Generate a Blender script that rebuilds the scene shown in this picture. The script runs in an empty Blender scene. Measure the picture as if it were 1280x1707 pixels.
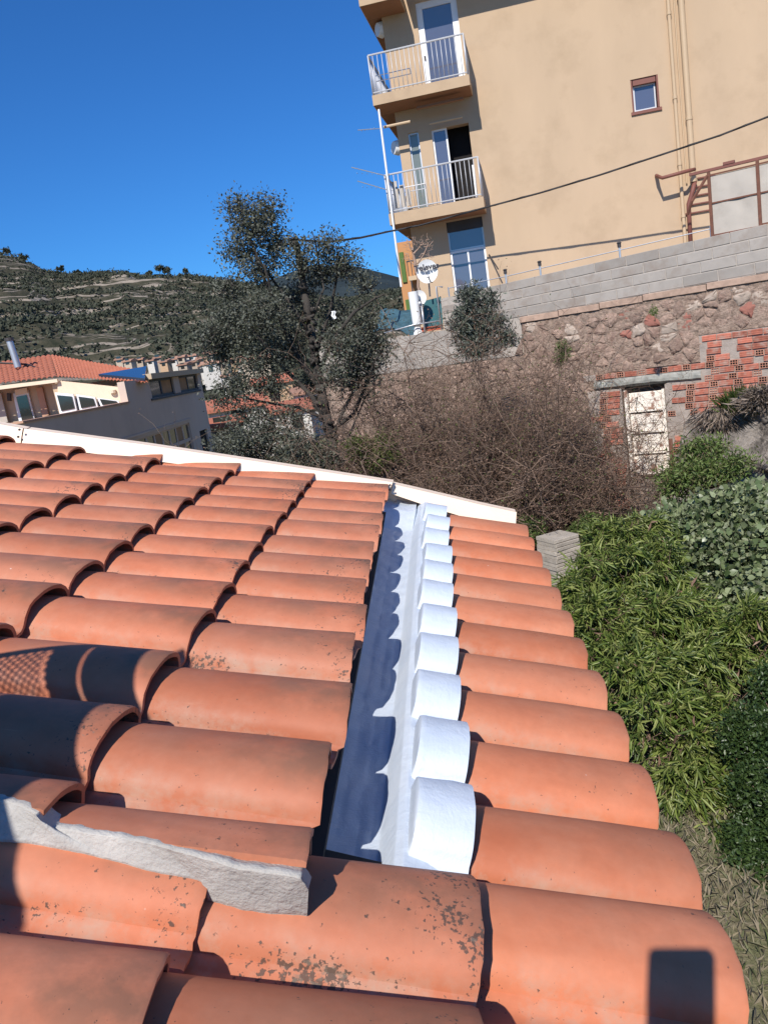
import bpy, bmesh, math, random
import numpy as np
from mathutils import Matrix, Vector, noise as mnoise
random.seed(7); rng = np.random.default_rng(11)
S = bpy.context.scene; COL = S.collection
rad = math.radians

# ---------------------------------------------------------------- camera, light, exposure
PITCH, ROLL, FPX = rad(11.2), rad(8.62), 1330.0
_f = np.array([0, math.cos(PITCH), -math.sin(PITCH)]); _r = np.array([1., 0, 0]); _d = np.cross(_f, _r)
_c, _s = math.cos(ROLL), math.sin(ROLL)
CAMR = np.array([[_c, _s, 0], [-_s, _c, 0], [0, 0, 1]]) @ np.array([_r, _d, _f])     # rows: right, down, forward
def ray(x, y): return CAMR.T @ np.array([x - 640.0, y - 853.5, FPX])
cam_d = bpy.data.cameras.new('camera'); cam = bpy.data.objects.new('camera', cam_d); COL.objects.link(cam)
cam.matrix_world = Matrix(((CAMR[0][0], -CAMR[1][0], -CAMR[2][0], 0), (CAMR[0][1], -CAMR[1][1], -CAMR[2][1], 0),
                           (CAMR[0][2], -CAMR[1][2], -CAMR[2][2], 0), (0, 0, 0, 1)))
cam_d.sensor_fit = 'HORIZONTAL'; cam_d.sensor_width = 36; cam_d.lens = FPX / 1280 * 36
cam_d.clip_start = 0.02; cam_d.clip_end = 9000
S.camera = cam
SUN = ray(1175, 1600); SUN = SUN / np.linalg.norm(SUN)                                # direction the light travels
el = math.asin(-SUN[2]); az = math.atan2(-SUN[0], -SUN[1])
w = bpy.data.worlds.new("World"); S.world = w; w.use_nodes = True
nt = w.node_tree; bg = nt.nodes['Background']; sk = nt.nodes.new('ShaderNodeTexSky'); sk.sky_type = 'NISHITA'
sk.sun_disc = False; sk.sun_elevation = el; sk.sun_rotation = az; sk.altitude = 400; sk.air_density = 1.0; sk.dust_density = .5; sk.ozone_density = 3.5
mul = nt.nodes.new('ShaderNodeMix'); mul.data_type = 'RGBA'; mul.blend_type = 'MULTIPLY'; mul.inputs[0].default_value = 1; mul.inputs[7].default_value = (.36, .98, 1.72, 1)
nt.links.new(sk.outputs[0], mul.inputs[6]); nt.links.new(mul.outputs[2], bg.inputs[0]); bg.inputs[1].default_value = 0.070
sl = bpy.data.lights.new('sun', 'SUN'); sl.energy = 5.0; sl.angle = rad(.5); sl.color = (1, .945, .87)
so = bpy.data.objects.new('sun', sl); COL.objects.link(so); so.rotation_euler = Vector(SUN).to_track_quat('-Z', 'Y').to_euler()
so.location = (-3, -6, 12)
S.view_settings.view_transform = 'Standard'; S.view_settings.look = 'None'; S.view_settings.gamma = 1
S.view_settings.exposure = 0.10; S.view_settings.use_curve_mapping = False

# ---------------------------------------------------------------- helpers
PM = {}
def tag(o, label=None, cat=None, group=None, kind=None):
    if label: o['label'] = label
    if cat: o['category'] = cat
    if group: o['group'] = group
    if kind: o['kind'] = kind
    return o
def empty(name, loc=(0, 0, 0), rz=0, label=None, cat=None, group=None, kind=None):
    o = bpy.data.objects.new(name, None); COL.objects.link(o); o.location = loc; o.rotation_euler = (0, 0, rz); o.empty_display_size = .2
    PM[o.name] = Matrix.Translation(loc) @ Matrix.Rotation(rz, 4, 'Z')
    return tag(o, label, cat, group, kind)
def PMof(p): return PM[p.name] if p is not None else Matrix.Identity(4)
class MB:
    """collects geometry in world coordinates (or in a frame given by M)"""
    def __init__(s, M=None): s.v = []; s.f = []; s.M = M; s.mi = []; s.cur = 0
    def add(s, vs, fs):
        n = len(s.v)
        s.v += [tuple(s.M @ Vector(p)) if s.M is not None else tuple(p) for p in vs]
        s.f += [tuple(i + n for i in f) for f in fs]; s.mi += [s.cur] * len(fs); return s
    def box(s, x0, x1, y0, y1, z0, z1):
        return s.add([(x0,y0,z0),(x1,y0,z0),(x1,y1,z0),(x0,y1,z0),(x0,y0,z1),(x1,y0,z1),(x1,y1,z1),(x0,y1,z1)],
                     [(0,3,2,1),(4,5,6,7),(0,1,5,4),(1,2,6,5),(2,3,7,6),(3,0,4,7)])
    def bbox(s, x0, x1, y0, y1, z0, z1, b):
        """box with chamfered front (-y) edge"""
        return s.add([(x0+b,y0,z0+b),(x1-b,y0,z0+b),(x1-b,y0,z1-b),(x0+b,y0,z1-b),(x0,y0+b,z0),(x1,y0+b,z0),(x1,y0+b,z1),(x0,y0+b,z1),
                      (x0,y1,z0),(x1,y1,z0),(x1,y1,z1),(x0,y1,z1)],
                     [(0,1,2,3),(4,5,1,0),(5,6,2,1),(6,7,3,2),(7,4,0,3),(8,9,5,4),(9,10,6,5),(10,11,7,6),(11,8,4,7)])
    def tube(s, pts, r, n=6, r1=None, cap=True):
        pts = [Vector(p) for p in pts]; r1 = r if r1 is None else r1; m = len(pts); vs = []; fs = []
        up = None
        for i, p in enumerate(pts):
            t = (pts[min(i+1, m-1)] - pts[max(i-1, 0)])
            t = t.normalized() if t.length > 1e-9 else Vector((0,0,1))
            a = t.orthogonal().normalized() if up is None else (up - t * up.dot(t))
            a = a.normalized() if a.length > 1e-6 else t.orthogonal().normalized()
            up = a; b = t.cross(a); rr = r + (r1 - r) * i / max(1, m - 1)
            for k in range(n):
                q = p + (a * math.cos(2*math.pi*k/n) + b * math.sin(2*math.pi*k/n)) * rr; vs.append(q)
        for i in range(m - 1):
            for k in range(n):
                k2 = (k + 1) % n; fs.append((i*n+k, i*n+k2, (i+1)*n+k2, (i+1)*n+k))
        if cap: fs += [tuple(range(n))[::-1], tuple((m-1)*n + k for k in range(n))]
        return s.add(vs, fs)
    def prism(s, poly, off):
        """poly: list of 3d points, off: extrusion vector"""
        n = len(poly); off = Vector(off); P = [Vector(p) for p in poly]
        return s.add(P + [p + off for p in P], [tuple(range(n)), tuple(range(n, 2*n))[::-1]] + [(i, i + n, (i+1) % n + n, (i+1) % n) for i in range(n)])
    def grid(s, fn, nu, nv):
        vs = [fn(i/(nu-1), j/(nv-1)) for j in range(nv) for i in range(nu)]
        return s.add(vs, [(j*nu+i, j*nu+i+1, (j+1)*nu+i+1, (j+1)*nu+i) for j in range(nv-1) for i in range(nu-1)])
    def mesh(s, name, mats, inv=None, smooth=False, autos=None):
        me = bpy.data.meshes.new(name)
        vs = s.v if inv is None else [tuple(inv @ Vector(p)) for p in s.v]
        me.from_pydata(vs, [], s.f)
        for m in (mats if isinstance(mats, (list, tuple)) else [mats]): me.materials.append(m)
        if s.mi and max(s.mi) > 0: me.polygons.foreach_set('material_index', s.mi)
        bm = bmesh.new(); bm.from_mesh(me); bmesh.ops.recalc_face_normals(bm, faces=bm.faces); bm.to_mesh(me); bm.free()
        if smooth or autos: me.shade_smooth()
        if autos: me.set_sharp_from_angle(angle=rad(autos))
        return me
    def build(s, name, mats, parent=None, smooth=False, autos=None, **kw):
        inv = PMof(parent).inverted() if parent is not None else None
        o = bpy.data.objects.new(name, s.mesh(name, mats, inv, smooth, autos)); COL.objects.link(o)
        if parent is not None: o.parent = parent; PM[o.name] = PM[parent.name]
        else: PM[o.name] = Matrix.Identity(4)
        return tag(o, **kw)
def inst(name, me, parent, M, **kw):
    """object sharing mesh data, M = world matrix"""
    o = bpy.data.objects.new(name, me); COL.objects.link(o)
    o.parent = parent; o.matrix_basis = PMof(parent).inverted() @ M
    return tag(o, **kw)
def frame_M(loc, rz): return Matrix.Translation(loc) @ Matrix.Rotation(rz, 4, 'Z')
def hit(px, py, P0, n):
    r = ray(px, py); return r * ((np.array(P0) @ n) / (r @ n))
def atD(px, py, D):
    """point seen at pixel at horizontal distance D from the viewer"""
    r = ray(px, py); return Vector(r * (D / math.hypot(r[0], r[1])))

# ---------------------------------------------------------------- materials
def lin(r, g, b): return tuple(((c/255)/12.92 if c <= 10 else ((c/255 + .055)/1.055) ** 2.4) for c in (r, g, b))
class NT:
    def __init__(s, name):
        s.m = bpy.data.materials.new(name); s.m.use_nodes = True; s.t = s.m.node_tree; s.n = s.t.nodes; s.b = s.n['Principled BSDF']
        s.out = s.n['Material Output']
    def new(s, t, **kw):
        o = s.n.new(t)
        for k, v in kw.items(): setattr(o, k, v)
        return o
    def link(s, a, b): s.t.links.new(a, b)
    def coord(s, kind='Object', rnd=True):
        tc = s.new('ShaderNodeTexCoord'); s.oi = s.new('ShaderNodeObjectInfo') if not hasattr(s, 'oi') else s.oi
        return tc.outputs[kind]
    def math(s, op, a, b=None, clamp=False):
        m = s.new('ShaderNodeMath', operation=op); m.use_clamp = clamp
        for i, x in enumerate((a, b)):
            if x is None: continue
            if isinstance(x, (int, float)): m.inputs[i].default_value = x
            else: s.link(x, m.inputs[i])
        return m.outputs[0]
    def noise(s, co, scale, detail=4, rough=.6, w=None, mapping=None, dist=0):
        n = s.new('ShaderNodeTexNoise', noise_dimensions='4D'); n.inputs['Scale'].default_value = scale; n.inputs['Detail'].default_value = detail
        n.inputs['Roughness'].default_value = rough; n.inputs['Distortion'].default_value = dist
        if mapping:
            mp = s.new('ShaderNodeMapping'); mp.inputs['Scale'].default_value = mapping; s.link(co, mp.inputs[0]); co = mp.outputs[0]
        s.link(co, n.inputs['Vector'])
        if w is not None: s.link(w, n.inputs['W'])
        return n.outputs[0]
    def ramp(s, f, a, b, va=0., vb=1.):
        m = s.new('ShaderNodeMapRange'); m.clamp = True
        m.inputs[1].default_value = a; m.inputs[2].default_value = b; m.inputs[3].default_value = va; m.inputs[4].default_value = vb
        s.link(f, m.inputs[0]); return m.outputs[0]
    def mix(s, f, a, b, mode='MIX'):
        m = s.new('ShaderNodeMix', data_type='RGBA', blend_type=mode); m.clamp_factor = True
        for i, x in ((0, f), (6, a), (7, b)):
            if isinstance(x, (int, float)): m.inputs[i].default_value = x
            elif isinstance(x, tuple): m.inputs[i].default_value = (*x[:3], 1)
            else: s.link(x, m.inputs[i])
        return m.outputs[2]
    def scalecol(s, col, f):
        v = s.new('ShaderNodeVectorMath', operation='SCALE')
        if isinstance(col, tuple): v.inputs[0].default_value = col[:3]
        else: s.link(col, v.inputs[0])
        s.link(f, v.inputs['Scale']) if not isinstance(f, (int, float)) else setattr(v.inputs['Scale'], 'default_value', f)
        return v.outputs[0]
    def bump(s, h, strength=.3, dist=.01):
        b = s.new('ShaderNodeBump'); b.inputs['Strength'].default_value = strength; b.inputs['Distance'].default_value = dist
        s.link(h, b.inputs['Height']); s.link(b.outputs[0], s.b.inputs['Normal']); return b
    def col(s, c):
        if isinstance(c, tuple): s.b.inputs['Base Color'].default_value = (*c[:3], 1)
        else: s.link(c, s.b.inputs['Base Color'])
    def fin(s, rough=.8, spec=.4, metal=0):
        s.b.inputs['Roughness'].default_value = rough; s.b.inputs['Specular IOR Level'].default_value = spec; s.b.inputs['Metallic'].default_value = metal
        return s.m
def simple(name, c, rough=.7, metal=0, spec=.4, var=.15, scale=3, objvar=.0, bump=0, bscale=40, bd=.005, dirt_shade=None, dirt_shade_amt=.5, dscale=1.5, map_=None, detail=5):
    k = NT(name); co = k.coord(); rn = k.oi.outputs['Random']; W = k.math('MULTIPLY', rn, 60.)
    n = k.noise(co, scale, detail, .6, W, mapping=map_); f = k.ramp(n, .25, .75, 1 - var, 1 + var)
    if objvar: f = k.math('MULTIPLY', f, k.ramp(rn, 0, 1, 1 - objvar, 1 + objvar))
    cc = k.scalecol(c, f)
    if dirt_shade:
        d = k.noise(co, dscale, 6, .65, W); cc = k.mix(k.ramp(d, .5, .68, 0, dirt_shade_amt), cc, dirt_shade)
    k.col(cc)
    if bump: k.bump(k.noise(co, bscale, 4, .6, W), bump, bd)
    return k.fin(rough, spec, metal)

def terracotta(name, base=(.49, .155, .078), grime=1.0, spl=0.0):
    k = NT(name); co = k.coord(); rn = k.oi.outputs['Random']; W = k.math('MULTIPLY', rn, 80.)
    sx = k.new('ShaderNodeSeparateXYZ'); k.link(co, sx.inputs[0]); X, Y, Z = sx.outputs
    big = k.noise(co, 7, 4, .6, W); fine = k.noise(co, 60, 4, .6, W)
    c = k.mix(k.ramp(big, .3, .72), base, (base[0]*1.14, base[1]*1.32, base[2]*1.42))
    c = k.mix(k.ramp(k.math('FRACT', k.math('MULTIPLY', rn, 3.77)), .45, 1, 0, .3), c, (base[0]*1.12, base[1]*1.65, base[2]*2.1)); c = k.scalecol(c, k.ramp(rn, 0, 1, .82, 1.10)); c = k.scalecol(c, k.ramp(fine, .3, .7, .95, 1.05))
    # darker firing streaks across the crest
    st = k.noise(co, 5, 3, .5, W, mapping=(3.0, .6, 1)); c = k.mix(k.ramp(st, .5, .75, 0, .45), c, (base[0]*.72, base[1]*.62, base[2]*.55))
    # pale bloom (salts) mostly in the pan
    bl = k.noise(co, 14, 5, .7, W); lowz = k.ramp(Z, -.062, -.035, 1, 0)
    c = k.mix(k.math('MULTIPLY', k.ramp(bl, .44, .66), k.math('ADD', k.math('MULTIPLY', lowz, .55), .06)), c, (.42, .33, .26))
    cg = k.math('MULTIPLY', k.ramp(Z, -.030, -.004, 0, 1), k.ramp(k.noise(co, 11, 5, .65, k.math('ADD', W, 5.)), .36, .60)); c = k.mix(k.math('MULTIPLY', cg, .68 * grime), c, (.17, .10, .065))
    # lichen: dark speckles near the lower end and at the crest / pan line
    nearend = k.ramp(Y, -.24, 0, 0, 1); edge = k.math('MAXIMUM', k.math('MULTIPLY', nearend, .8), k.math('MULTIPLY', lowz, .8))
    crest = k.ramp(Z, -.022, -.002, 0, .75)
    edge = k.math('MAXIMUM', edge, crest); patch = k.noise(co, 9, 3, .6, W)
    msk = k.math('MULTIPLY', k.ramp(patch, .42, .68), edge); msk = k.math('MULTIPLY', msk, k.ramp(k.math('FRACT', k.math('MULTIPLY', rn, 7.31)), .0, 1, .25, 1.15 * grime))
    sp = k.noise(co, 135, 3, .65, W)
    spk = k.ramp(k.math('ADD', sp, k.math('MULTIPLY', msk, .30)), .69, .735)
    c = k.mix(k.math('MULTIPLY', spk, .85), c, (.07, .055, .045))
    sp2 = k.noise(co, 75, 5, .75, W); spk2 = k.ramp(k.math('ADD', sp2, k.math('MULTIPLY', msk, .26)), .72, .77)
    c = k.mix(k.math('MULTIPLY', spk2, .55), c, (.19, .16, .125))
    # a few white paint drops
    vo = k.noise(co, 26, 2, .5, k.math('ADD', W, 11.)); c = k.mix(k.ramp(vo, .785 - spl, .80 - spl, 0, .9), c, (.75, .72, .66))
    # thin scratches and rubbed marks
    sc = k.noise(co, 18, 2, .5, k.math('ADD', W, 31.), mapping=(6, .5, 1)); c = k.mix(k.ramp(sc, .74, .80, 0, .35), c, (.62, .30, .18))
    k.col(c); h = k.math('ADD', k.math('MULTIPLY', fine, .5), k.math('MULTIPLY', spk, .6)); k.bump(h, .25, .0025)
    return k.fin(.62, .35)
M = {}
M['tile'] = terracotta('terracotta_old'); M['tile_new'] = terracotta('terracotta_clean', (.53, .165, .078), .35, .012)
def whitepaint():
    k = NT('white_membrane_paint'); co = k.coord(); W = k.math('MULTIPLY', k.oi.outputs['Random'], 60.)
    n = k.noise(co, 9, 5, .6, W); br = k.noise(co, 45, 4, .7, W, mapping=(1, 3.2, 1), dist=1.2)
    c = k.mix(k.ramp(n, .35, .7), (.56, .63, .72), (.64, .70, .77)); c = k.mix(k.ramp(br, .6, .75, 0, .35), c, (.42, .49, .60))
    d = k.noise(co, 90, 2, .5, W); c = k.mix(k.ramp(d, .76, .8, 0, .6), c, (.2, .2, .2))
    k.col(c); k.bump(k.math('ADD', k.math('MULTIPLY', br, .6), k.math('MULTIPLY', k.noise(co, 22, 4, .65, W, dist=.8), 1.6)), .45, .0035); return k.fin(.5, .4)
M['paint'] = whitepaint()
M['cream_metal'] = simple('cream_painted_sheet', (.90, .71, .54), .55, var=.04, scale=4, dirt_shade=(.45, .38, .30), dirt_shade_amt=.18, dscale=5)
M['mortar'] = simple('cement_mortar', (.44, .42, .39), .95, var=.22, scale=14, bump=1, bscale=110, bd=.004, dirt_shade=(.3, .29, .27), dscale=9)
M['deck'] = simple('roof_deck', (.045, .038, .032), .9)
M['plaster'] = simple('tan_render', (.50, .365, .24), .9, var=.06, scale=1.1, bump=.25, bscale=60, bd=.004, dirt_shade=(.38, .27, .17), dirt_shade_amt=.45, dscale=.9, map_=(1, 1, .35))
M['plaster_slab'] = simple('tan_render_slab', (.48, .345, .22), .9, var=.06, scale=3, dirt_shade=(.3, .2, .13), dirt_shade_amt=.35, dscale=2)
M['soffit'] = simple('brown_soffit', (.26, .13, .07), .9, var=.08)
M['white_frame'] = simple('white_lacquer', (.80, .80, .80), .4, var=.03)
M['brown_frame'] = simple('red_brown_paint', (.20, .075, .055), .6, var=.15)
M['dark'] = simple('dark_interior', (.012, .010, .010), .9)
M['steel'] = simple('galvanised_steel', (.52, .54, .56), .4, metal=.6, var=.12)
M['rail'] = simple('grey_rail_paint', (.55, .55, .56), .45, metal=.2, var=.08)
M['dkmetal'] = simple('dark_metal', (.05, .045, .045), .55, var=.2)
M['rust'] = simple('rusty_steel', (.16, .065, .04), .75, var=.3, scale=12)
M['cable'] = simple('black_cable', (.02, .018, .02), .6)
M['pipe'] = simple('tan_pipe', (.52, .38, .24), .55, var=.04)
def glass(name, tint=(.03, .035, .045), rough=.06, spec=1.0, inner=None):
    k = NT(name); k.col(tint); k.b.inputs['Coat Weight'].default_value = .6; k.b.inputs['Coat Roughness'].default_value = .03
    n = k.noise(k.coord(), 1.2, 2, .5); k.bump(n, .08, .02)
    return k.fin(rough, spec)
M['greenglass'] = glass('frosted_green_glass', (.13, .15, .12), .3); M['glass'] = glass('window_glass', (.09, .10, .145)); M['glass_dark'] = glass('window_glass_dark', (.02, .02, .02))
M['block'] = simple('concrete_block', (.335, .30, .265), .95, var=.10, scale=6, objvar=.13, bump=.6, bscale=90, bd=.004, dirt_shade=(.24, .18, .14), dirt_shade_amt=.6, dscale=2.5)
M['joint'] = simple('block_mortar', (.41, .36, .31), .95, var=.15, scale=12, bump=.6, bscale=60)
M['stone'] = simple('rubble_stone', (.35, .245, .19), .95, var=.5, scale=17, objvar=.22, bump=1, bscale=48, bd=.03, dirt_shade=(.20, .10, .075), dirt_shade_amt=.5, dscale=5, detail=8)  # dark blotches also paint in the shade of stone crevices
M['stone_red'] = simple('red_stone', (.32, .135, .10), .95, var=.3, scale=9, bump=1, bscale=40, bd=.01)
M['stone_pale'] = simple('pale_stone', (.42, .335, .27), .95, var=.25, scale=9, objvar=.15, bump=1, bscale=40, bd=.01)
M['wallmortar'] = simple('earth_mortar', (.33, .24, .185), 1, var=.5, scale=20, bump=1, bscale=45, bd=.03, dirt_shade=(.12, .07, .05), dirt_shade_amt=.7, dscale=6, detail=8)  # dirt tone doubles as painted shade in the crevices between stones
M['coping'] = simple('pinkish_coping', (.40, .275, .205), .9, var=.3, scale=9, objvar=.12, bump=.5, bscale=50)
M['brick'] = simple('red_hollow_brick', (.43, .145, .095), .9, var=.3, scale=14, objvar=.28, bump=.5, bscale=60, dirt_shade=(.42, .32, .26), dirt_shade_amt=.85, dscale=6)
M['brick_end'] = simple('brick_end_clay', (.46, .20, .13), .95, var=.25, scale=16, objvar=.2, dirt_shade=(.42, .30, .23), dirt_shade_amt=.6, dscale=8)
M['cement'] = simple('grey_cement_patch', (.36, .30, .255), .95, var=.25, scale=9, bump=1, bscale=45, bd=.01, dirt_shade=(.22, .19, .16), dscale=5)
M['lintel'] = simple('weathered_lintel', (.33, .32, .28), .95, var=.35, scale=7, bump=.6, bscale=50, dirt_shade=(.14, .15, .14), dirt_shade_amt=.6, dscale=6)
def rustdoor():
    k = NT('rust_stained_white_paint'); co = k.coord(); W = k.math('MULTIPLY', k.oi.outputs['Random'], 60.)
    n = k.noise(co, 4.5, 5, .62, W); st = k.noise(co, 13, 6, .7, W, mapping=(2, 1, .35))
    c = k.mix(k.ramp(st, .54, .64, 0, .7), (.84, .76, .66), (.55, .36, .24)); c = k.mix(k.ramp(n, .575, .62, 0, .85), c, (.22, .08, .04))
    k.col(c); k.bump(n, .3, .01); return k.fin(.6, .4)
M['rustdoor'] = rustdoor()
M['oldwood'] = simple('weathered_boards', (.25, .20, .165), .95, var=.3, scale=10, map_=(1, 1, 6), objvar=.15)
M['rock'] = simple('grey_rock', (.27, .235, .20), .95, var=.7, scale=7, bump=1, bscale=18, bd=.12, dirt_shade=(.06, .05, .04), dirt_shade_amt=.9, dscale=4.5, detail=9)
M['hub_white'] = simple('white_fabric', (.80, .80, .78), .8, var=.05)
M['tarp'] = simple('teal_net_tarp', (.045, .105, .135), .7, var=.4, scale=6, bump=.8, bscale=12, bd=.04)
M['teal'] = simple('teal_panel', (.035, .13, .145), .6, var=.1)
M['orange'] = simple('orange_render', (.50, .25, .11), .9, var=.06)
M['clay'] = simple('clay_pot', (.45, .10, .05), .8)
M['text'] = simple('dark_lettering', (.02, .02, .03), .5)
M['green_net'] = simple('green_shutter', (.09, .16, .04), .8)
M['screen'] = simple('grey_screen_cloth', (.47, .42, .36), .9, var=.14, scale=2.2, bump=.4, bscale=120, dirt_shade=(.33, .29, .24), dscale=3)
M['cream'] = simple('cream_render', (.74, .62, .46), .9, var=.05)
M['salmon'] = simple('salmon_render', (.52, .30, .20), .9, var=.05)
M['beige'] = simple('beige_render', (.55, .42, .28), .9, var=.05)
M['greywall'] = simple('taupe_render', (.62, .49, .40), .9, var=.08, scale=.5, dirt_shade=(.44, .35, .29), dirt_shade_amt=.5, dscale=.35, map_=(1, 1, .25))
M['skylight'] = glass('blue_skylight', (.02, .035, .06), .25)
M['amber'] = simple('warm_curtain', (.38, .22, .11), .8, var=.3, scale=1.5)
M['phone'] = simple('black_phone_shell', (.012, .012, .014), .25)
M['skin'] = simple('skin', (.55, .32, .22), .6, var=.04); M['hair'] = simple('brown_hair', (.05, .03, .02), .8); M['cloth'] = simple('navy_sweater', (.03, .04, .08), .9); M['denim'] = simple('blue_denim', (.05, .09, .17), .9)

def leafmat(name, cols, rough=.5, trans=.25, spec=.5, backmul=1.0):
    k = NT(name); g = k.new('ShaderNodeNewGeometry'); cr = k.new('ShaderNodeValToRGB'); k.link(g.outputs['Random Per Island'], cr.inputs[0])
    e = cr.color_ramp.elements; e[0].position = 0; e[0].color = (*cols[0], 1); e[1].position = 1; e[1].color = (*cols[-1], 1)
    for i, c in enumerate(cols[1:-1]):
        x = e.new((i + 1) / (len(cols) - 1)); x.color = (*c, 1)
    k.col(cr.outputs[0]); k.fin(rough, spec)
    tr = k.new('ShaderNodeBsdfTranslucent'); k.link(cr.outputs[0], tr.inputs[0]); mx = k.new('ShaderNodeMixShader'); mx.inputs[0].default_value = trans
    k.link(k.b.outputs[0], mx.inputs[1]); k.link(tr.outputs[0], mx.inputs[2]); k.link(mx.outputs[0], k.out.inputs[0]); return k.m
M['oak'] = leafmat('holm_oak_leaf', [(.060, .064, .044), (.10, .105, .078), (.14, .145, .115), (.08, .09, .05)], .55, .12, .35)
M['olive'] = leafmat('grey_olive_leaf', [(.08, .092, .072), (.14, .15, .125), (.10, .12, .08)], .45, .15)
M['bamboo'] = leafmat('bamboo_leaf', [(.05, .085, .018), (.11, .165, .03), (.21, .27, .06), (.32, .35, .11), (.085, .125, .03)], .40, .3)
M['ivy'] = leafmat('ivy_leaf', [(.07, .11, .04), (.17, .22, .10), (.33, .37, .21), (.10, .14, .055)], .35, .2, .5)
M['ivycream'] = leafmat('variegated_leaf', [(.16, .19, .10), (.34, .36, .24), (.24, .27, .15)], .35, .2)
M['darkbox'] = leafmat('dark_hedge_leaf', [(.022, .045, .012), (.045, .08, .022), (.07, .11, .03)], .4, .2)
M['weed'] = leafmat('weed_leaf', [(.06, .10, .022), (.12, .18, .04), (.19, .25, .07), (.14, .12, .06)], .6, .3)
M['lime'] = leafmat('yellow_green_leaf', [(.08, .11, .02), (.14, .18, .04), (.10, .12, .04)], .6, .3)
M['drygrass'] = leafmat('dry_grass', [(.14, .12, .075), (.25, .21, .14), (.32, .27, .19), (.09, .12, .04)], .9, .2)
M['deadleaf'] = leafmat('dead_leaf', [(.12, .07, .05), (.22, .13, .09), (.30, .20, .14)], .9, .1)
M['twig'] = leafmat('bare_twig', [(.095, .055, .038), (.18, .115, .08), (.26, .18, .13), (.13, .08, .055)], .9, 0)
M['twigred'] = leafmat('red_twig', [(.22, .06, .045), (.34, .10, .07), (.14, .05, .04)], .8, 0)
M['drystraw'] = leafmat('brown_straw', [(.16, .12, .095), (.28, .22, .175), (.36, .29, .23)], .9, .1)
M['bark'] = simple('dark_bark', (.055, .047, .040), .95, var=.4, scale=9, bump=1, bscale=30, bd=.02, map_=(1, 1, .3))
M['scrub'] = leafmat('hill_scrub', [(.030, .038, .024), (.05, .058, .036), (.075, .078, .05), (.04, .048, .028)], .9, 0)
def ground_mat():
    k = NT('garden_soil'); co = k.coord(); n = k.noise(co, .9, 7, .65); f = k.noise(co, 14, 6, .7)
    c = k.mix(k.ramp(n, .38, .62), (.22, .18, .12), (.10, .12, .045)); c = k.mix(k.ramp(f, .4, .7, 0, .6), c, (.34, .29, .20)); k.col(c); k.bump(f, .8, .05); return k.fin(1, .1)
M['soil'] = ground_mat()
def hill_mat():
    k = NT('terraced_hillside'); co = k.coord(); sx = k.new('ShaderNodeSeparateXYZ'); k.link(co, sx.inputs[0])
    wob = k.noise(co, .012, 4, .6); zz = k.math('ADD', sx.outputs[2], k.math('MULTIPLY', wob, 34.))
    cm = k.new('ShaderNodeCombineXYZ'); k.link(zz, cm.inputs[2]); k.link(k.math('MULTIPLY', sx.outputs[0], .030), cm.inputs[0]); k.link(k.math('MULTIPLY', sx.outputs[1], .012), cm.inputs[1])
    band = k.noise(cm.outputs[0], .62, 5, .70); big = k.noise(co, .011, 4, .6); fine = k.noise(co, .35, 5, .7)
    m = k.math('MULTIPLY', k.ramp(band, .51, .55), k.ramp(k.math('ADD', big, k.math('MULTIPLY', fine, .24)), .44, .60))
    c = k.mix(k.ramp(fine, .35, .65), (.036, .040, .026), (.09, .08, .055)); c = k.mix(m, c, (.34, .285, .225)); c = k.mix(k.math('MULTIPLY', k.ramp(fine, .56, .66), m), c, (.09, .08, .05))
    k.col(c); k.bump(k.math('ADD', fine, m), .5, 1.5); return k.fin(1, .05)
M['hill'] = hill_mat()
M['farhill'] = simple('far_forest', (.034, .046, .050), 1, var=.35, scale=.012, spec=.05, detail=8, bump=.8, bscale=.05, bd=6)
M['tileroof'] = simple('distant_tile', (.43, .15, .09), .85, var=.18, scale=4, objvar=.15)
M['vroof'] = simple('village_roof', (.34, .19, .13), .9, var=.2, scale=1, objvar=.25)
M['vwall1'] = simple('village_wall_white', (.62, .58, .52), .9, objvar=.15); M['vwall2'] = simple('village_wall_tan', (.46, .37, .28), .9, objvar=.2); M['vwall3'] = simple('village_wall_ochre', (.50, .33, .20), .9, objvar=.1)
M['limestone'] = simple('stacked_slab_stone', (.40, .35, .29), .95, var=.25, scale=8, objvar=.12, bump=.8, bscale=40, bd=.01)

# ---------------------------------------------------------------- roof lattices (unit .25 fitted, scaled to .21 m pitch)
SC = .84
OL = np.array([-0.11401913, 1.84248186, -0.67398258]) * SC; AL = np.array([.01751339, .24929632, .00057626]) * SC; BL = np.array([-.37774861, .05964705, .10831295]) * SC
OR = np.array([.08538898, 1.37353262, -.82358682]) * SC; AR = np.array([.02310847, .24891036, .00305148]) * SC; BR = np.array([.37916376, -.03056749, -.14645108]) * SC
def unit(v): return v / np.linalg.norm(v)
NL = unit(np.cross(AL, -BL)); NL = NL * np.sign(NL[2]); NR = unit(np.cross(AR, BR)); NR = NR * np.sign(NR[2])
PITCHM = .21; GAUGE = .40 * SC
def Lp(i, j, h=0): return OL + i * AL + j * BL + NL * h
def Rp(k, t, h=0): return OR + k * AR + t * BR + NR * h

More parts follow.
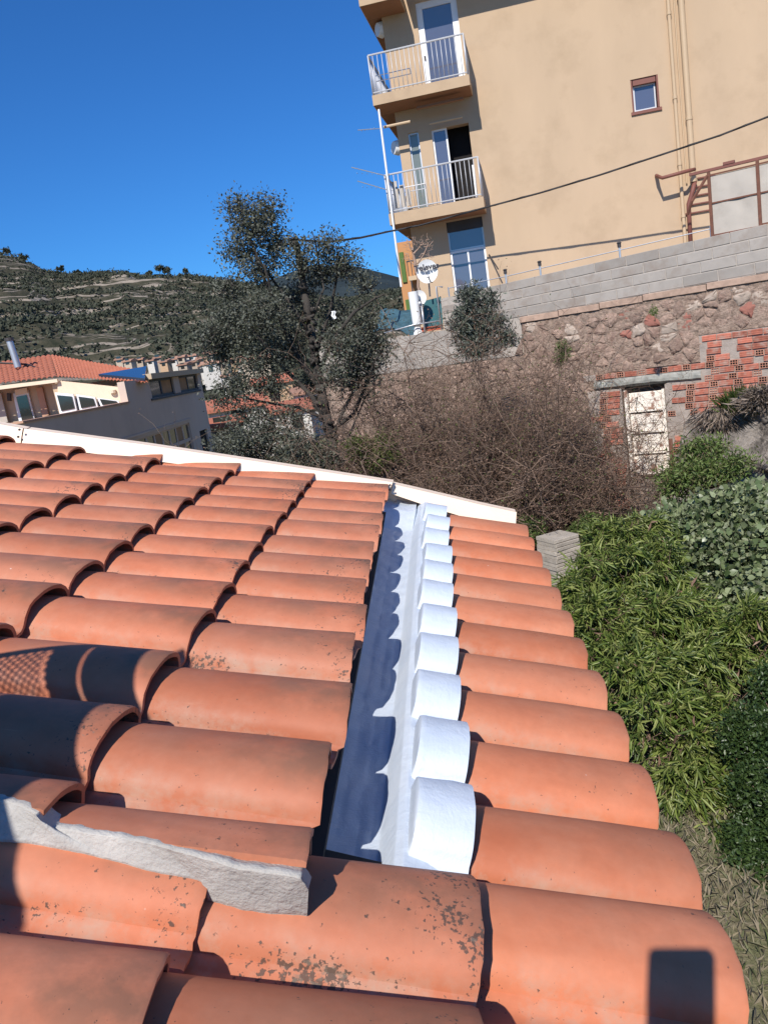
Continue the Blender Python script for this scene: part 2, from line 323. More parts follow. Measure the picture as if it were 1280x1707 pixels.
# ================================================================= OWN HOUSE
house = empty('tiled_house', (-4, 1.5, -3.9), 0, 'foreground house with terracotta tiled roof and white painted valley between its slopes', 'house')
def tile_profile():
    """(x, z, kind) outer line from near side pan lip (x<0) over the roll to the far side"""
    pts = [(-.134, -.0625), (-.128, -.0665), (-.118, -.0685), (-.108, -.0680), (-.099, -.0655), (-.093, -.0600)]
    a = .092; H = .056
    for i in range(0, 15):
        th = math.pi - (i + .0) * math.pi / 14
        cx = math.cos(th); sz = max(0., math.sin(th)) ** .86
        pts.append((cx * a * 1.0 + .004, -.056 + H * sz))
    pts[-1] = (.094, -.066)
    return pts
PROF = tile_profile()
def tile_mesh(name, length, mat, seed, taper=.90, sink=.027, thick=.0125, wob=.0010):
    R = random.Random(seed); vs = []; fs = []; n = len(PROF); ny = 8
    ph = R.random() * 10
    for layer in (0, 1):
        for j in range(ny):
            t = j / (ny - 1); y = -length * t
            if j == 0: y = 0
            tp = 1 - (1 - taper) * t; dz = -sink * t + R.uniform(-1, 1) * wob * .3
            for i, (x, z) in enumerate(PROF):
                roll = 0 if i < 6 else 1
                xx = (x * tp if roll else x * (1 - (1 - tp) * .5)); zz = z
                if roll: zz = -.066 + (z + .066) * (tp * .98 + .02)
                # inner layer: offset along the normal
                if layer:
                    i0, i1 = max(0, i - 1), min(n - 1, i + 1); tx, tz = PROF[i1][0] - PROF[i0][0], PROF[i1][1] - PROF[i0][1]
                    L = math.hypot(tx, tz); xx += tz / L * thick; zz -= tx / L * thick
                bow = .0014 * math.sin(math.pi * t) * R.choice((1,)) 
                edge = -.0016 if (j == 0 and layer == 0) else 0
                nz = mnoise.noise(Vector((xx * 14 + ph, y * 9, layer))) * wob
                vs.append((xx, y + (R.uniform(-.0011, .0011) if j == 0 else 0), zz + dz + bow + edge + nz))
    def id(l, j, i): return l * ny * n + j * n + i
    for j in range(ny - 1):
        for i in range(n - 1):
            fs.append((id(0,j,i), id(0,j,i+1), id(0,j+1,i+1), id(0,j+1,i)))
            fs.append((id(1,j,i), id(1,j+1,i), id(1,j+1,i+1), id(1,j,i+1)))
        fs.append((id(0,j,0), id(0,j+1,0), id(1,j+1,0), id(1,j,0))); fs.append((id(0,j,n-1), id(1,j,n-1), id(1,j+1,n-1), id(0,j+1,n-1)))
    for i in range(n - 1):
        fs.append((id(0,0,i), id(1,0,i), id(1,0,i+1), id(0,0,i+1))); fs.append((id(0,ny-1,i), id(0,ny-1,i+1), id(1,ny-1,i+1), id(1,ny-1,i)))
    m = MB(); m.v = vs; m.f = fs; m.mi = [0] * len(fs)
    return m.mesh(name, mat, None, True, 38)
def basis(A, B, N, sgn, P, yaw=0, dz=0, tilt=0):
    """tile frame: x along A (rows, away), y down slope, z normal"""
    x = unit(A); y = unit(B * sgn); y = unit(y - x * (x @ y)); z = np.cross(x, y)
    if z @ N < 0: x = x; z = -z
    Mx = Matrix(((x[0], y[0], z[0], P[0]), (x[1], y[1], z[1], P[1]), (x[2], y[2], z[2], P[2]), (0, 0, 0, 1)))
    return Mx @ Matrix.Rotation(yaw, 4, 'Z') @ Matrix.Rotation(tilt, 4, 'X') @ Matrix.Translation((0, 0, dz))
# x (away) cross y (down slope, to the right) gives -z: mirror x inside the mesh instead
def mirror_basis(A, B, N, sgn, P, yaw=0, dz=0, rollv=0):
    y = unit(B * sgn); x = unit(A - y * (A @ y)); z = unit(np.cross(x, y))
    if z @ N < 0: z = -z; x = -x                                     # proper rotation, x now points towards the viewer
    Mx = Matrix(((x[0], y[0], z[0], P[0]), (x[1], y[1], z[1], P[1]), (x[2], y[2], z[2], P[2]), (0, 0, 0, 1)))
    return Mx @ Matrix.Rotation(yaw, 4, 'Z') @ Matrix.Rotation(rollv, 4, 'Y') @ Matrix.Translation((0, 0, dz))
# with x pointing towards the viewer the pan must sit at +x
PROF = [(-x, z) for x, z in PROF][::-1]
_roll0 = PROF
def tile_mesh2(name, length, mat, seed, **kw):
    global PROF
    return tile_mesh(name, length, mat, seed, **kw)
# the inner offset and the pan test use index order: pan is now the last six points
def tile_mesh(name, length, mat, seed, taper=.90, sink=.027, thick=.0100, wob=.0016, PROF=PROF, pan=6, skew=0.):
    R = random.Random(seed); vs = []; fs = []; n = len(PROF); ny = 8; ph = R.random() * 10
    jit = [R.uniform(-.0013, .0013) for _ in range(n)]
    for layer in (0, 1):
        for j in range(ny):
            t = [0, .012, .1, .3, .5, .7, .85, 1][j]; y = -length * t; tp = 1 - (1 - taper) * t; dz = -sink * t
            for i, (x, z) in enumerate(PROF):
                roll = i < n - pan
                xx = x * tp if roll else x * (1 - (1 - tp) * .5); zz = -.066 + (z + .066) * (tp * .98 + .02) if roll else z
                if layer:
                    i0, i1 = max(0, i - 1), min(n - 1, i + 1); tx, tz = PROF[i1][0] - PROF[i0][0], PROF[i1][1] - PROF[i0][1]
                    L = math.hypot(tx, tz); xx += tz / L * thick; zz -= tx / L * thick
                if j == 0 and layer == 0: zz -= .0022
                nz = mnoise.noise(Vector((xx * 12 + ph, y * 8, 3.3 + ph))) * wob
                vs.append((xx, y + (jit[i] if j == 0 else 0) + skew * (xx if roll else max(0, .02 - (xx - .09))) * (1 if xx > 0 else .8) * max(0, 1 - t * 4), zz + dz + nz))
    def id(l, j, i): return l * ny * n + j * n + i
    for j in range(ny - 1):
        for i in range(n - 1):
            fs.append((id(0,j,i), id(0,j,i+1), id(0,j+1,i+1), id(0,j+1,i))); fs.append((id(1,j,i), id(1,j+1,i), id(1,j+1,i+1), id(1,j,i+1)))
        fs.append((id(0,j,0), id(0,j+1,0), id(1,j+1,0), id(1,j,0))); fs.append((id(0,j,n-1), id(1,j,n-1), id(1,j+1,n-1), id(0,j+1,n-1)))
    for i in range(n - 1):
        fs.append((id(0,0,i), id(1,0,i), id(1,0,i+1), id(0,0,i+1))); fs.append((id(0,ny-1,i), id(0,ny-1,i+1), id(1,ny-1,i+1), id(1,ny-1,i)))
    m = MB(); m.v = vs; m.f = fs; m.mi = [0] * len(fs)
    return m.mesh(name, mat, None, True, 40)
TL = [tile_mesh('roof_tile', GAUGE + .055, M['tile'], s) for s in range(6)]
TC = [tile_mesh('roof_tile', GAUGE + .055, M['tile'], 40 + s, PROF=[p for p in PROF if p[0] < .030], pan=0, skew=.13 * (s == 0)) for s in range(2)]
TE = [tile_mesh('roof_tile', GAUGE + .055, M['tile'], 60 + s, skew=.13) for s in range(4)]
TN = [tile_mesh('roof_tile', GAUGE + .045, M['tile_new'], 20 + s) for s in range(4)]
# small measured irregularities of the left slope's rows (metres towards the ridge side)
ROWOFF = {-3: -.060, -2: -.043, -1: -.024, 0: .020, 1: .005, 2: .0, 3: -.014, 4: -.015, 5: .0, 6: 0., 7: 0., 8: 0.}
upper = empty('upper_slope', (-2, 2, -.6)); upper.parent = house; upper.matrix_basis = PMof(house).inverted() @ PM[upper.name]
lower = empty('lower_slope', (0, 1.5, -.9)); lower.parent = house; lower.matrix_basis = PMof(house).inverted() @ PM[lower.name]
for i in range(-3, 10):
    for j in range(0, 7):
        if i == 9 and j > 5: continue
        R = random.Random(i * 31 + j); P = Lp(i, j) + unit(AL) * ROWOFF.get(i, 0) * (1 if j < 3 else .6)
        P = P + unit(BL) * R.uniform(-.008, .008)
        inst('roof_tile', TC[min(j, 1)] if i == -3 else (TE[i % 4] if j == 0 else TL[R.randrange(6)]), upper, mirror_basis(AL, BL, NL, -1, P, R.uniform(-.010, .010), R.uniform(-.0015, .002), R.uniform(-.02, .02)))
def Roff(k, j):
    if k >= 0: return -.036 if k <= 1 else -.036 * max(0, 1 - (k - 1) / 8)
    return {(-1, 1): -.016, (-1, 0): -.056, (-1, -1): -.060, (-1, -2): -.06, (-2, 0): -.062, (-2, 1): -.05, (-2, -1): -.085, (-2, -2): -.085}.get((k, j), -.09)
for k in range(-7, 11):
    js = [1] if k >= 0 else [-4, -3, -2, -1, 0, 1]
    for j in js:
        R = random.Random(k * 57 + j + 1000); P = Rp(k, j) + unit(BR) * R.uniform(-.005, .005) + unit(AR) * Roff(k, j)
        if k == 10 and j == 1: pass
        me = (TN if j == 1 else TL)[R.randrange(4)]
        inst('roof_tile', me, lower, mirror_basis(AR, BR, NR, 1, P, R.uniform(-.008, .008) + (.03 if k < 0 else .01) + (.02 if (k, j) == (-2, 0) else 0), R.uniform(-.001, .002), R.uniform(-.015, .015)))
# roof decks under the tiles
m = MB(); m.prism([Lp(-2.95, -.02, -.105), Lp(9.6, -.02, -.105), Lp(9.6, 6.9, -.105), Lp(-2.95, 6.9, -.105)], Vector(NL * -.06)); m.build('roof_deck', M['deck'], house)
m = MB(); m.prism([Rp(-7.5, -4.6, -.098), Rp(-.45, -4.6, -.098), Rp(-.45, .96, -.098), Rp(-7.5, .96, -.098)], Vector(NR * -.05))
m.prism([Rp(-.45, -.1, -.098), Rp(10.5, -.1, -.098), Rp(10.5, .96, -.098), Rp(-.45, .96, -.098)], Vector(NR * -.05)); m.build('roof_deck', M['deck'], house)
# white painted tiles at the head of the lower slope: their upper ends are closed by the membrane
def painted_mesh(seed, length=.088):
    R = random.Random(seed); n = len(PROF); m = MB(); ys = [0, .002, .03, .06, length - .010, length - .003, length, length + .002, length + .006]; sc = [1, 1, .995, .985, .98, .975, .95, .60, .0]
    vs = []
    for j, y in enumerate(ys):
        for i, (x, z) in enumerate(PROF):
            zz = -.068 + (z + .068) * sc[j] - .05 * y; xx = x * (1 - .3 * y) * (1 if sc[j] > .5 else .98)
            if j == 0: pass
            e = mnoise.noise(Vector((xx * 30 + seed * 3, y * 30, zz * 20))) * .0028
            vs.append((xx, -y, zz + .0012 + e - (.03 if j == len(ys) - 1 else 0)))
    base = len(vs)
    for i, (x, z) in enumerate(PROF): vs.append((x, 0, max(-.074, z - .017)))
    fs = [(j*n+i, j*n+i+1, (j+1)*n+i+1, (j+1)*n+i) for j in range(len(ys)-1) for i in range(n-1)] + [(base+i, base+i+1, i+1, i) for i in range(n-1)]
    m.add(vs, fs); return m.mesh('painted_tile', M['paint'], None, True, 55)
PT = [painted_mesh(s) for s in range(4)]
for k in range(0, 11):
    R = random.Random(k + 77); inst('painted_tile', PT[k % 4], lower, mirror_basis(AR, BR, NR, 1, Rp(k, 0) + unit(BR) * R.uniform(-.006, .006) + unit(AR) * Roff(k, 1), R.uniform(-.02, .02), R.uniform(-.001, .003)), label=None)
# valley floor membrane
FL = [(-.98, -.110), (-.80, -.128), (-.66, -.130), (-.55, -.130), (-.46, -.126), (-.40, -.119), (-.36, -.112), (-.335, -.090), (-.305, -.066), (-.27, -.056), (-.10, -.064)]
def fl(u, v):
    k = -.74 + v * 12.4; x = u * (len(FL) - 1); i = min(int(x), len(FL) - 2); f = x - i; f = f * f * (3 - 2 * f)
    t = FL[i][0] * (1 - f) + FL[i+1][0] * f; h = FL[i][1] * (1 - f) + FL[i+1][1] * f
    ph = (k + .5) % 1; h += max(0, min(1, (k - 9.7) / .9)) * .045 * (1 if t < -.36 else .3)
    e = mnoise.noise(Vector((t * 20, k * 5, 1))) * .0022 + mnoise.noise(Vector((t * 6, k * 1.3, 5))) * .003
    return Vector(Rp(k, t, h * 1.0 * 1 + e))
m = MB(); m.grid(fl, 45, 180); o = m.build('valley_membrane', M['paint'], house, True)
# mortar fillet between the two slopes in the foreground
top = [(-60,1322),(0,1336),(40,1348),(58,1362),(88,1384),(140,1392),(200,1401),(260,1412),(320,1430),(380,1447),(440,1458),(500,1467),(514,1488)]
bot = [(-60,1396),(0,1404),(60,1408),(110,1418),(170,1430),(220,1444),(270,1458),(330,1467),(336,1470),(345,1500),(400,1516),(450,1524),(512,1527)]
def roll_z(x):
    for a, b in zip(PROF, PROF[1:]):
        if a[0] <= x <= b[0]: return a[1] + (b[1] - a[1]) * (x - a[0]) / max(1e-9, b[0] - a[0])
    return -.068
def roll_hit(px, py, O, A, B, N, i, off, dn, lift=.002):
    r = unit(ray(px, py)); au = unit(A); yu = unit(B); c = O + i * A + au * off
    t = .4
    while t < 2.2:
        P = r * t; q = P - c; x = -(q @ au); h = q @ N; y = q @ yu; f = ((dn * y) % GAUGE) / GAUGE
        if h < roll_z(x) - .027 * f + lift: return P
        t += .0012
    return r * t
def pl_int(px, py, O, N, h): return hit(px, py, O + N * h, N)
AH = [roll_hit(a[0], a[1] - 4, OL, AL, BL, NL, -3, ROWOFF[-3], 1, .005) for a in top]; BH = [roll_hit(b[0], b[1], OR, AR, BR, NR, -1, -.058, -1, .009) for b in bot]
def mort(u, v):
    x = u * (len(top) - 1); i = min(int(x), len(top) - 2); f = x - i
    A = AH[i]*(1-f) + AH[i+1]*f; B = BH[i]*(1-f) + BH[i+1]*f
    vv = min(1, max(0, v - .08) / .78); P = A * (1 - vv) + B * vv
    lump = mnoise.noise(Vector((P[0] * 30, P[1] * 30, P[2] * 30))) * .002 + mnoise.noise(Vector((P[0] * 90, P[1] * 90, P[2] * 90))) * .002
    P = P + NR * (.001 * math.sin(math.pi * min(1, vv)) + lump * .7)
    if v > .86: P = P - NR * .045 * (v - .86) / .14 + np.array([0, .006, 0])
    if v < .08: P = P + (unit(AL) * .040 - NL * .013) * (.08 - v) / .08
    return Vector(P)
m = MB(); m.grid(mort, 150, 26); m.build('mortar_fillet', M['mortar'], house, True)
# verge flashing of cream sheet along the far gable
def verge(pts_top, pts_bot, a_idx, thick_back, name='verge_flashing'):
    """pts given where they stand on the vertical plane of roof row a_idx"""
    P0 = OL + a_idx * AL; n = unit(np.array([AL[0], AL[1], 0])); mm = MB()
    T = [Vector(hit(x, y, P0 + n * .035, n)) for x, y in pts_top]; Bt = [Vector(hit(x, y, P0, n)) for x, y in pts_bot]
    back = Vector(n) * thick_back; prof = []
    N = len(T); rows = [Bt, [b.lerp(t, .5) + Vector((0, 0, .0015)) for b, t in zip(Bt, T)], [b.lerp(t, .93) for b, t in zip(Bt, T)], T, [t + back * .5 - Vector((0, 0, .004)) for t in T], [t + back for t in T], [t + back - Vector((0, 0, .16)) for t in T]]
    vs = [p for r in rows for p in r]; fs = [(r*N+i, r*N+i+1, (r+1)*N+i+1, (r+1)*N+i) for r in range(len(rows)-1) for i in range(N-1)]
    inner = [p + Vector(n) * .006 for p in Bt]; mm.add(vs, fs)
    return mm.build(name, M['cream_metal'], house, True, 30)
verge([(-420,640),(-200,676),(0,707),(38,714)], [(-420,688),(-200,713),(0,736),(34,741)], 9.15, .07)
verge([(40,714.5),(240,741),(440,771),(655,804)], [(36,741.5),(240,766),(440,792),(648,819.5)], 9.1, .07)
verge([(655,807),(720,822),(800,841),(861,854)], [(652,823),(720,846),(800,870),(859,885)], 9.3, .07)
for px, py in ((33,716),(31,728),(650,808.5),(649,816)):
    n = unit(np.array([AL[0], AL[1], 0])); P = hit(px, py, OL + 9.1 * AL - n * .004, n)
    m = MB(); m.tube([P, P - n * .006], .005, 8); m.build('rivet', M['dkmetal'], house)
# walls of the house
m = MB(frame_M((0, 0, 0), rad(-4.6)))
m.box(-6.5, .12, -.42, 3.52, -4.2, -1.02)
m.prism([(-2.45, -.42, -1.02), (.12, -.42, -1.02), (-2.45, -.42, -.42)], (0, 3.92, 0)); m.box(-6.5, -2.45, -.3, 3.5, -1.02, -.42); m.build('wall', M['cream'], house)
m = MB(frame_M((0, 0, 0), rad(-4.6))); m.box(-6.5, 1.2, -3.2, -.425, -4.2, -1.74); m.build('terrace', M['cement'], house)

# ================================================================= GROUND, HILLS
def gz(x, y):
    r = math.hypot(x, y); z = -3.72 + .05 * math.sin(x * .9) * math.cos(y * .7) + mnoise.noise(Vector((x * .6, y * .6, 0))) * .10
    if r > 22: z -= min(3.0, (r - 22) * .07)
    return z
rs = [0, .6, 1.2, 1.8, 2.4, 3, 3.6, 4.2, 4.8, 5.4, 6, 6.6, 7.2, 7.8, 8.4, 9, 9.7, 10.4, 11.2, 12, 13, 14, 15.2, 16.5, 18, 20, 24, 30, 40, 60, 90, 140, 220, 400, 900, 2500, 6000]; na = 96; vs = []; fs = []
for r in rs:
    for a in range(na):
        x, y = r * math.sin(2*math.pi*a/na) + 2, r * math.cos(2*math.pi*a/na) + 6; vs.append((x, y, gz(x, y)))
for i in range(len(rs)-1):
    for a in range(na): fs.append((i*na+a, i*na+(a+1) % na, (i+1)*na+(a+1) % na, (i+1)*na+a))
m = MB(); m.add(vs, fs); m.build('ground', M['soil'], None, True, kind='structure')
def interp(pts, x):
    for (a, b), (c, d) in zip(pts, pts[1:]):
        if a <= x <= c: return b + (d - b) * (x - a) / (c - a)
    return pts[0][1] if x < pts[0][0] else pts[-1][1]
def dirs(pts):
    out = []
    for x, y in pts:
        r = ray(x, y); h = math.hypot(r[0], r[1]); out.append((math.degrees(math.atan2(r[0], r[1])), r[2] / h))
    return sorted(out)
NEAR = dirs([(-900,330),(-500,360),(-200,400),(0,420),(40,430),(75,447),(110,454),(160,452),(200,450),(250,458),(330,458),(400,468),(460,480),(520,488),(580,494),(620,488),(660,482),(700,478),(900,460),(1400,380),(2400,200)])
FAR = dirs([(-900,560),(-200,560),(300,520),(420,480),(450,466),(500,448),(560,441),(600,445),(640,455),(680,466),(800,470),(1000,450),(1600,330),(2600,150)])
def nearz(azd, r):
    R0, R1 = 170., 640.; t = max(0, min(1, (r - R0) / (R1 - R0))); rid = interp(NEAR, azd) * R1
    s = (t ** 1.12) * rid + (1 - t) * (-5.) 
    P = Vector((r * math.sin(rad(azd)) * .012, r * math.cos(rad(azd)) * .012, 0))
    s += mnoise.fractal(P, 1.0, 2.0, 4) * 11 * math.sin(math.pi * min(1, t)) + mnoise.noise(P * 9) * 2.2 * math.sin(math.pi * t)
    lv = s / 6.5; s = (s * .55 + (math.floor(lv) + max(0, min(1, (lv - math.floor(lv) - .72) / .28))) * 6.5 * .45)     # terraces
    if r > R1: s -= (r - R1) * .35
    return s
azs = np.linspace(-62, 62, 330); rr = np.concatenate([np.linspace(165, 640, 130), [680, 760]])
m = MB(); vs = [(r*math.sin(rad(a)), r*math.cos(rad(a)), nearz(a, r)) for r in rr for a in azs]; NA = len(azs)
m.add(vs, [(i*NA+j, i*NA+j+1, (i+1)*NA+j+1, (i+1)*NA+j) for i in range(len(rr)-1) for j in range(NA-1)]); m.build('terraced_hillside', M['hill'], None, True, kind='structure')
m = MB(); rr2 = [1100, 1500, 1800, 2050, 2250, 2400, 2700]; az2 = np.linspace(-60, 60, 200)
def farz(a, r):
    t = (r - 1100) / 1300; e = interp(FAR, a) * 2400
    z = min(1, t) * e + mnoise.fractal(Vector((r * .002 * math.sin(rad(a)), r * .002 * math.cos(rad(a)), 3)), 1, 2, 4) * 45 * math.sin(math.pi * min(1, t)) - (max(0, r - 2400) * .5)
    return z - 6 * (t < .01)
rr2 = list(np.linspace(1100, 2400, 40)) + [2700]
m.add([(r*math.sin(rad(a)), r*math.cos(rad(a)), farz(a, r)) for r in rr2 for a in az2], [(i*200+j, i*200+j+1, (i+1)*200+j+1, (i+1)*200+j) for i in range(len(rr2)-1) for j in range(199)])
m.build('far_mountain', M['farhill'], None, True, kind='structure')

# ---- fast leaf clouds
def leaf_mesh(name, C, D, size, mat, width=.45, fold=.25, jit=.35, parent=None, six=False, extra=None, Nn=None, **kw):
    """C centres (n,3), D leaf directions (n,3); bent rhombic blades"""
    n = len(C); D = D / (np.linalg.norm(D, axis=1, keepdims=True) + 1e-9)
    rnd = rng.normal(size=(n, 3)) if Nn is None else Nn + rng.normal(size=(n, 3)) * .45
    Wd = np.cross(D, rnd); Wd /= (np.linalg.norm(Wd, axis=1, keepdims=True) + 1e-9); N = np.cross(Wd, D)
    L = size * (1 + rng.uniform(-jit, jit, (n, 1))); Wl = L * width * .5
    if six:
        P = [C, C + D*L*.28 + Wd*Wl*.85 + N*L*fold*.3, C + D*L*.62 + Wd*Wl*.8 + N*L*fold*.25, C + D*L - N*L*fold*.55, C + D*L*.62 - Wd*Wl*.8 + N*L*fold*.25, C + D*L*.28 - Wd*Wl*.85 + N*L*fold*.3, C + D*L*.5 ]
        V = np.stack(P, 1).reshape(-1, 3); k = 7; F = np.array([[0,1,6],[1,2,6],[2,3,6],[3,4,6],[4,5,6],[5,0,6]])
    else:
        V = np.stack([C, C + D*L*.45 + Wd*Wl + N*L*fold*.3, C + D*L - N*L*fold*.3, C + D*L*.45 - Wd*Wl + N*L*fold*.3], 1).reshape(-1, 3); k = 4; F = np.array([[0,1,2],[0,2,3]])
    FF = (F[None] + (np.arange(n) * k)[:, None, None]).reshape(-1, 3)
    if parent is not None:
        inv = np.array(PMof(parent).inverted()); V = V @ inv[:3, :3].T + inv[:3, 3]
    me = bpy.data.meshes.new(name); me.vertices.add(len(V)); me.vertices.foreach_set('co', V.astype(np.float32).ravel())
    me.loops.add(len(FF) * 3); me.loops.foreach_set('vertex_index', FF.astype(np.int32).ravel()); me.polygons.add(len(FF)); me.polygons.foreach_set('loop_start', np.arange(0, len(FF)*3, 3, dtype=np.int32))
    me.update(calc_edges=True); me.materials.append(mat)
    o = bpy.data.objects.new(name, me); COL.objects.link(o)
    if parent is not None: o.parent = parent; PM[o.name] = PM[parent.name]
    return tag(o, **kw)
def ball(n): 
    v = rng.normal(size=(n, 3)); v /= np.linalg.norm(v, axis=1, keepdims=True); return v
def clumps(cl, nsub, per, sub_r, shell=.55):
    """cl: list of (centre, (rx,ry,rz)). returns leaf centres grouped in small sprays"""
    out = []; outn = []
    tot = sum(a[1][0]*a[1][1]*a[1][2] for a in cl)
    for c, r in cl:
        k = max(4, int(nsub * (r[0]*r[1]*r[2]) ** .67 / sum((a[1][0]*a[1][1]*a[1][2]) ** .67 for a in cl)))
        d = ball(k); q = (shell + (1 - shell) * rng.random((k, 1))) ; s = np.array(c)[None] + d * q * np.array(r)[None]
        L = s[:, None, :] + rng.normal(size=(k, per, 3)) * sub_r * np.array([1, 1, .75]); out.append(L.reshape(-1, 3)); outn.append(np.repeat(d, per, 0))
    return np.concatenate(out), np.concatenate(outn)

# scrub and trees on the hill
pts = []; dd = []
hr = random.Random(5)
def hill_pt(azd, r): return Vector((r*math.sin(rad(azd)), r*math.cos(rad(azd)), nearz(azd, r)))
for i in range(40000):
    a = hr.uniform(-34, 14); r = 180 + 460 * hr.random() ** .8; p = hill_pt(a, r)
    if mnoise.noise(Vector((p.x * .02, p.y * .02, 9))) + mnoise.noise(Vector((p.x*.004, p.z * .12, 2))) * .9 + hr.uniform(-.45, .45) < .0: continue
    s = hr.uniform(.6, 1.7) * (2.0 if hr.random() < .06 else 1); k = 7
    v = rng.normal(size=(k, 3)) * np.array([s*.5, s*.5, s*.36]) + np.array([p.x, p.y, p.z + s*.45]); pts.append(v)
    dd.append(rng.normal(size=(k, 3)) + np.array([0, 0, .6]))
C = np.concatenate(pts); D = np.concatenate(dd); leaf_mesh('hill_scrub', C, D, 1.15, M['scrub'], .95, .5, .4, kind='stuff', label='dark green scrub scattered over the terraced hillside', cat='scrub')
for px, py, h, lab in ((45,444,9,'small pine standing highest on the far left of the ridge'),(103,457,6,'small round pine on the bare middle stretch of the ridge'),(130,456,5,'tiny bush tree on the ridge beside the round pine'),(267,452,13,'tall spreading pine in the middle of the ridge'),(280,454,11,'pine leaning against the tall spreading pine on the ridge'),(250,458,6,'short pine left of the tall spreading pine on the ridge'),(312,457,8,'dark pine on the right end of the bare ridge'),(18,436,8,'dark pine at the left edge of the ridge')):
    r_ = ray(px, py + 6); a = math.degrees(math.atan2(r_[0], r_[1])); h *= .62; p = hill_pt(a, 638); t = empty('pine_tree', p, 0, lab, 'tree', 'pines along the ridge')
    m = MB(); m.tube([p - Vector((0,0,2)), p + Vector((.2, 0, h*.7))], .35, 6, .15); m.build('trunk', M['bark'], t)
    c, n_ = clumps([(p + Vector((hr.uniform(-2,2), 0, h*hr.uniform(.5,.9))), (h*.28, h*.28, h*.2)) for _ in range(4)], 60, 6, h*.06, .3); leaf_mesh('crown', c, rng.normal(size=c.shape), 1.3, M['scrub'], .8, .4, parent=t)

# ---------------------------------------------------------------- village in the valley
def cottage(px, py, D, wpx, hpx, wm, label, hip=False, win=True, rz=None, name='village_house', roofc='vroof', group='houses of the village in the valley'):
    p = atD(px, py, D); k = D / FPX * 1.03; wd = wpx * k; hh = hpx * k; dp = wd * .8
    rz = random.uniform(-.5, .5) if rz is None else rz; M0 = frame_M(p, rz)
    t = empty(name, p, rz, label, 'house', group); z0 = -hh
    m = MB(M0); m.box(-wd/2, wd/2, 0, dp, z0 - 3, 0); m.build('wall', M[wm], t)
    m = MB(M0); rh = wd * .16; e = .35; m.prism([(-wd/2-e, -e, 0), (-wd/2-e, dp+e, 0), (-wd/2-e, dp+e, .25), (-wd/2-e, dp/2, rh+.25), (-wd/2-e, -e, .25)], (wd+2*e, 0, 0)); m.build('roof', M[roofc], t)
    if win:
        nf = max(1, int(hh / 2.8)); nw = max(1, int(wd / 2.4))
        for f in range(nf):
            for q in range(nw):
                x = -wd/2 + (q + .5) * wd / nw; z = -hh + (f + .35) * hh / nf; m = MB(M0); m.box(x - .5, x + .5, -.06, .12, z, z + 1.35); m.build('window', M['glass_dark'], t)
vh = [(232,600,10,7),(250,602,12,6),(262,597,9,5),(272,604,14,8),(288,600,11,7),(300,596,13,8),(304,609,16,8),(318,594,14,7),(322,604,13,9),(336,598,16,9),(338,610,12,8),(212,603,14,6),(198,600,10,5),(356,590,10,14),(372,604,14,12),(388,600,12,10),(405,612,16,10),(420,603,13,9),(398,626,18,10),(378,628,16,8)]
desc = ['tan walled', 'white walled', 'ochre walled']
for i, (x, y, w_, h_) in enumerate(vh):
    c = [0, 1, 0, 2, 1, 0][i % 6]; side = ['small', 'low', 'narrow', 'squat', 'pale', 'plain', 'weathered'][i % 7]
    where = ['left end of village', 'mid village', 'right of village beside oak'][0 if x < 265 else (1 if x < 330 else 2)]
    rel = f"{['nearest the hill foot','partly behind another roof','standing a row lower','at the upper edge','between two larger houses'][i % 5]}"
    cottage(x, y, 215 - (y - 590) * 1.2, w_, h_, ['vwall2', 'vwall1', 'vwall3'][c], f"{side} {desc[c]} house {rel}, {where}")
cottage(350, 607, 190, 26, 18, 'vwall1', 'large white block with tall windows, the tallest house of the distant village', rz=.1, name='village_block')
cottage(346, 590, 215, 14, 22, 'vwall1', 'slim pale tower-like house rising behind the large white block', rz=.0, name='village_block')
# houses seen low behind the oak
for (x, y, D, w_, h_, wm, lab, rc) in ((395,682,60,90,40,'vwall1','red roofed house seen low between the grey wall and the oak','tileroof'),(372,712,48,60,30,'vwall2','small shed with red tile roof below the oak crown at its left','tileroof'),
        (455,640,85,60,40,'vwall3','house with orange front seen through the oak crown','tileroof'),(520,655,75,55,45,'vwall1','white fronted house seen through the oak branches','vroof'),(470,690,70,90,46,'vwall1','pale house behind the lower left oak branches','tileroof'),(425,600,130,44,26,'vwall2','tan house half hidden by the left side of the oak','vroof'),(590,610,95,60,40,'vwall3','ochre house hidden behind the right side of the oak','vroof')):
    cottage(x, y, D, w_, h_, wm, lab, roofc=rc, rz=.15, group='houses just below the garden')

# ================================================================= NEIGHBOUR HOUSE (left)
NH = rad(-4.5); e1 = np.array([math.cos(NH), math.sin(NH), 0]); e2 = np.array([-math.sin(NH), math.cos(NH), 0])
base = e1 * -14 + e2 * 36; nb = empty('neighbour_house', (base[0], base[1], -5), NH, 'cream and grey neighbouring house with red tile roof and terrace windows, left of the oak', 'house')
NM = frame_M((0, 0, 0), NH)
def Wc(px, py):  # on the shaded side wall, e1 = -12 -> (s, z)
    r = ray(px, py); t = -12 / (r @ e1); return t * (r @ e2), t * r[2]
def Wf(px, py, s):  # on a front plane at depth s -> (x, z)
    r = ray(px, py); t = s / (r @ e2); return t * (r @ e1), t * r[2]
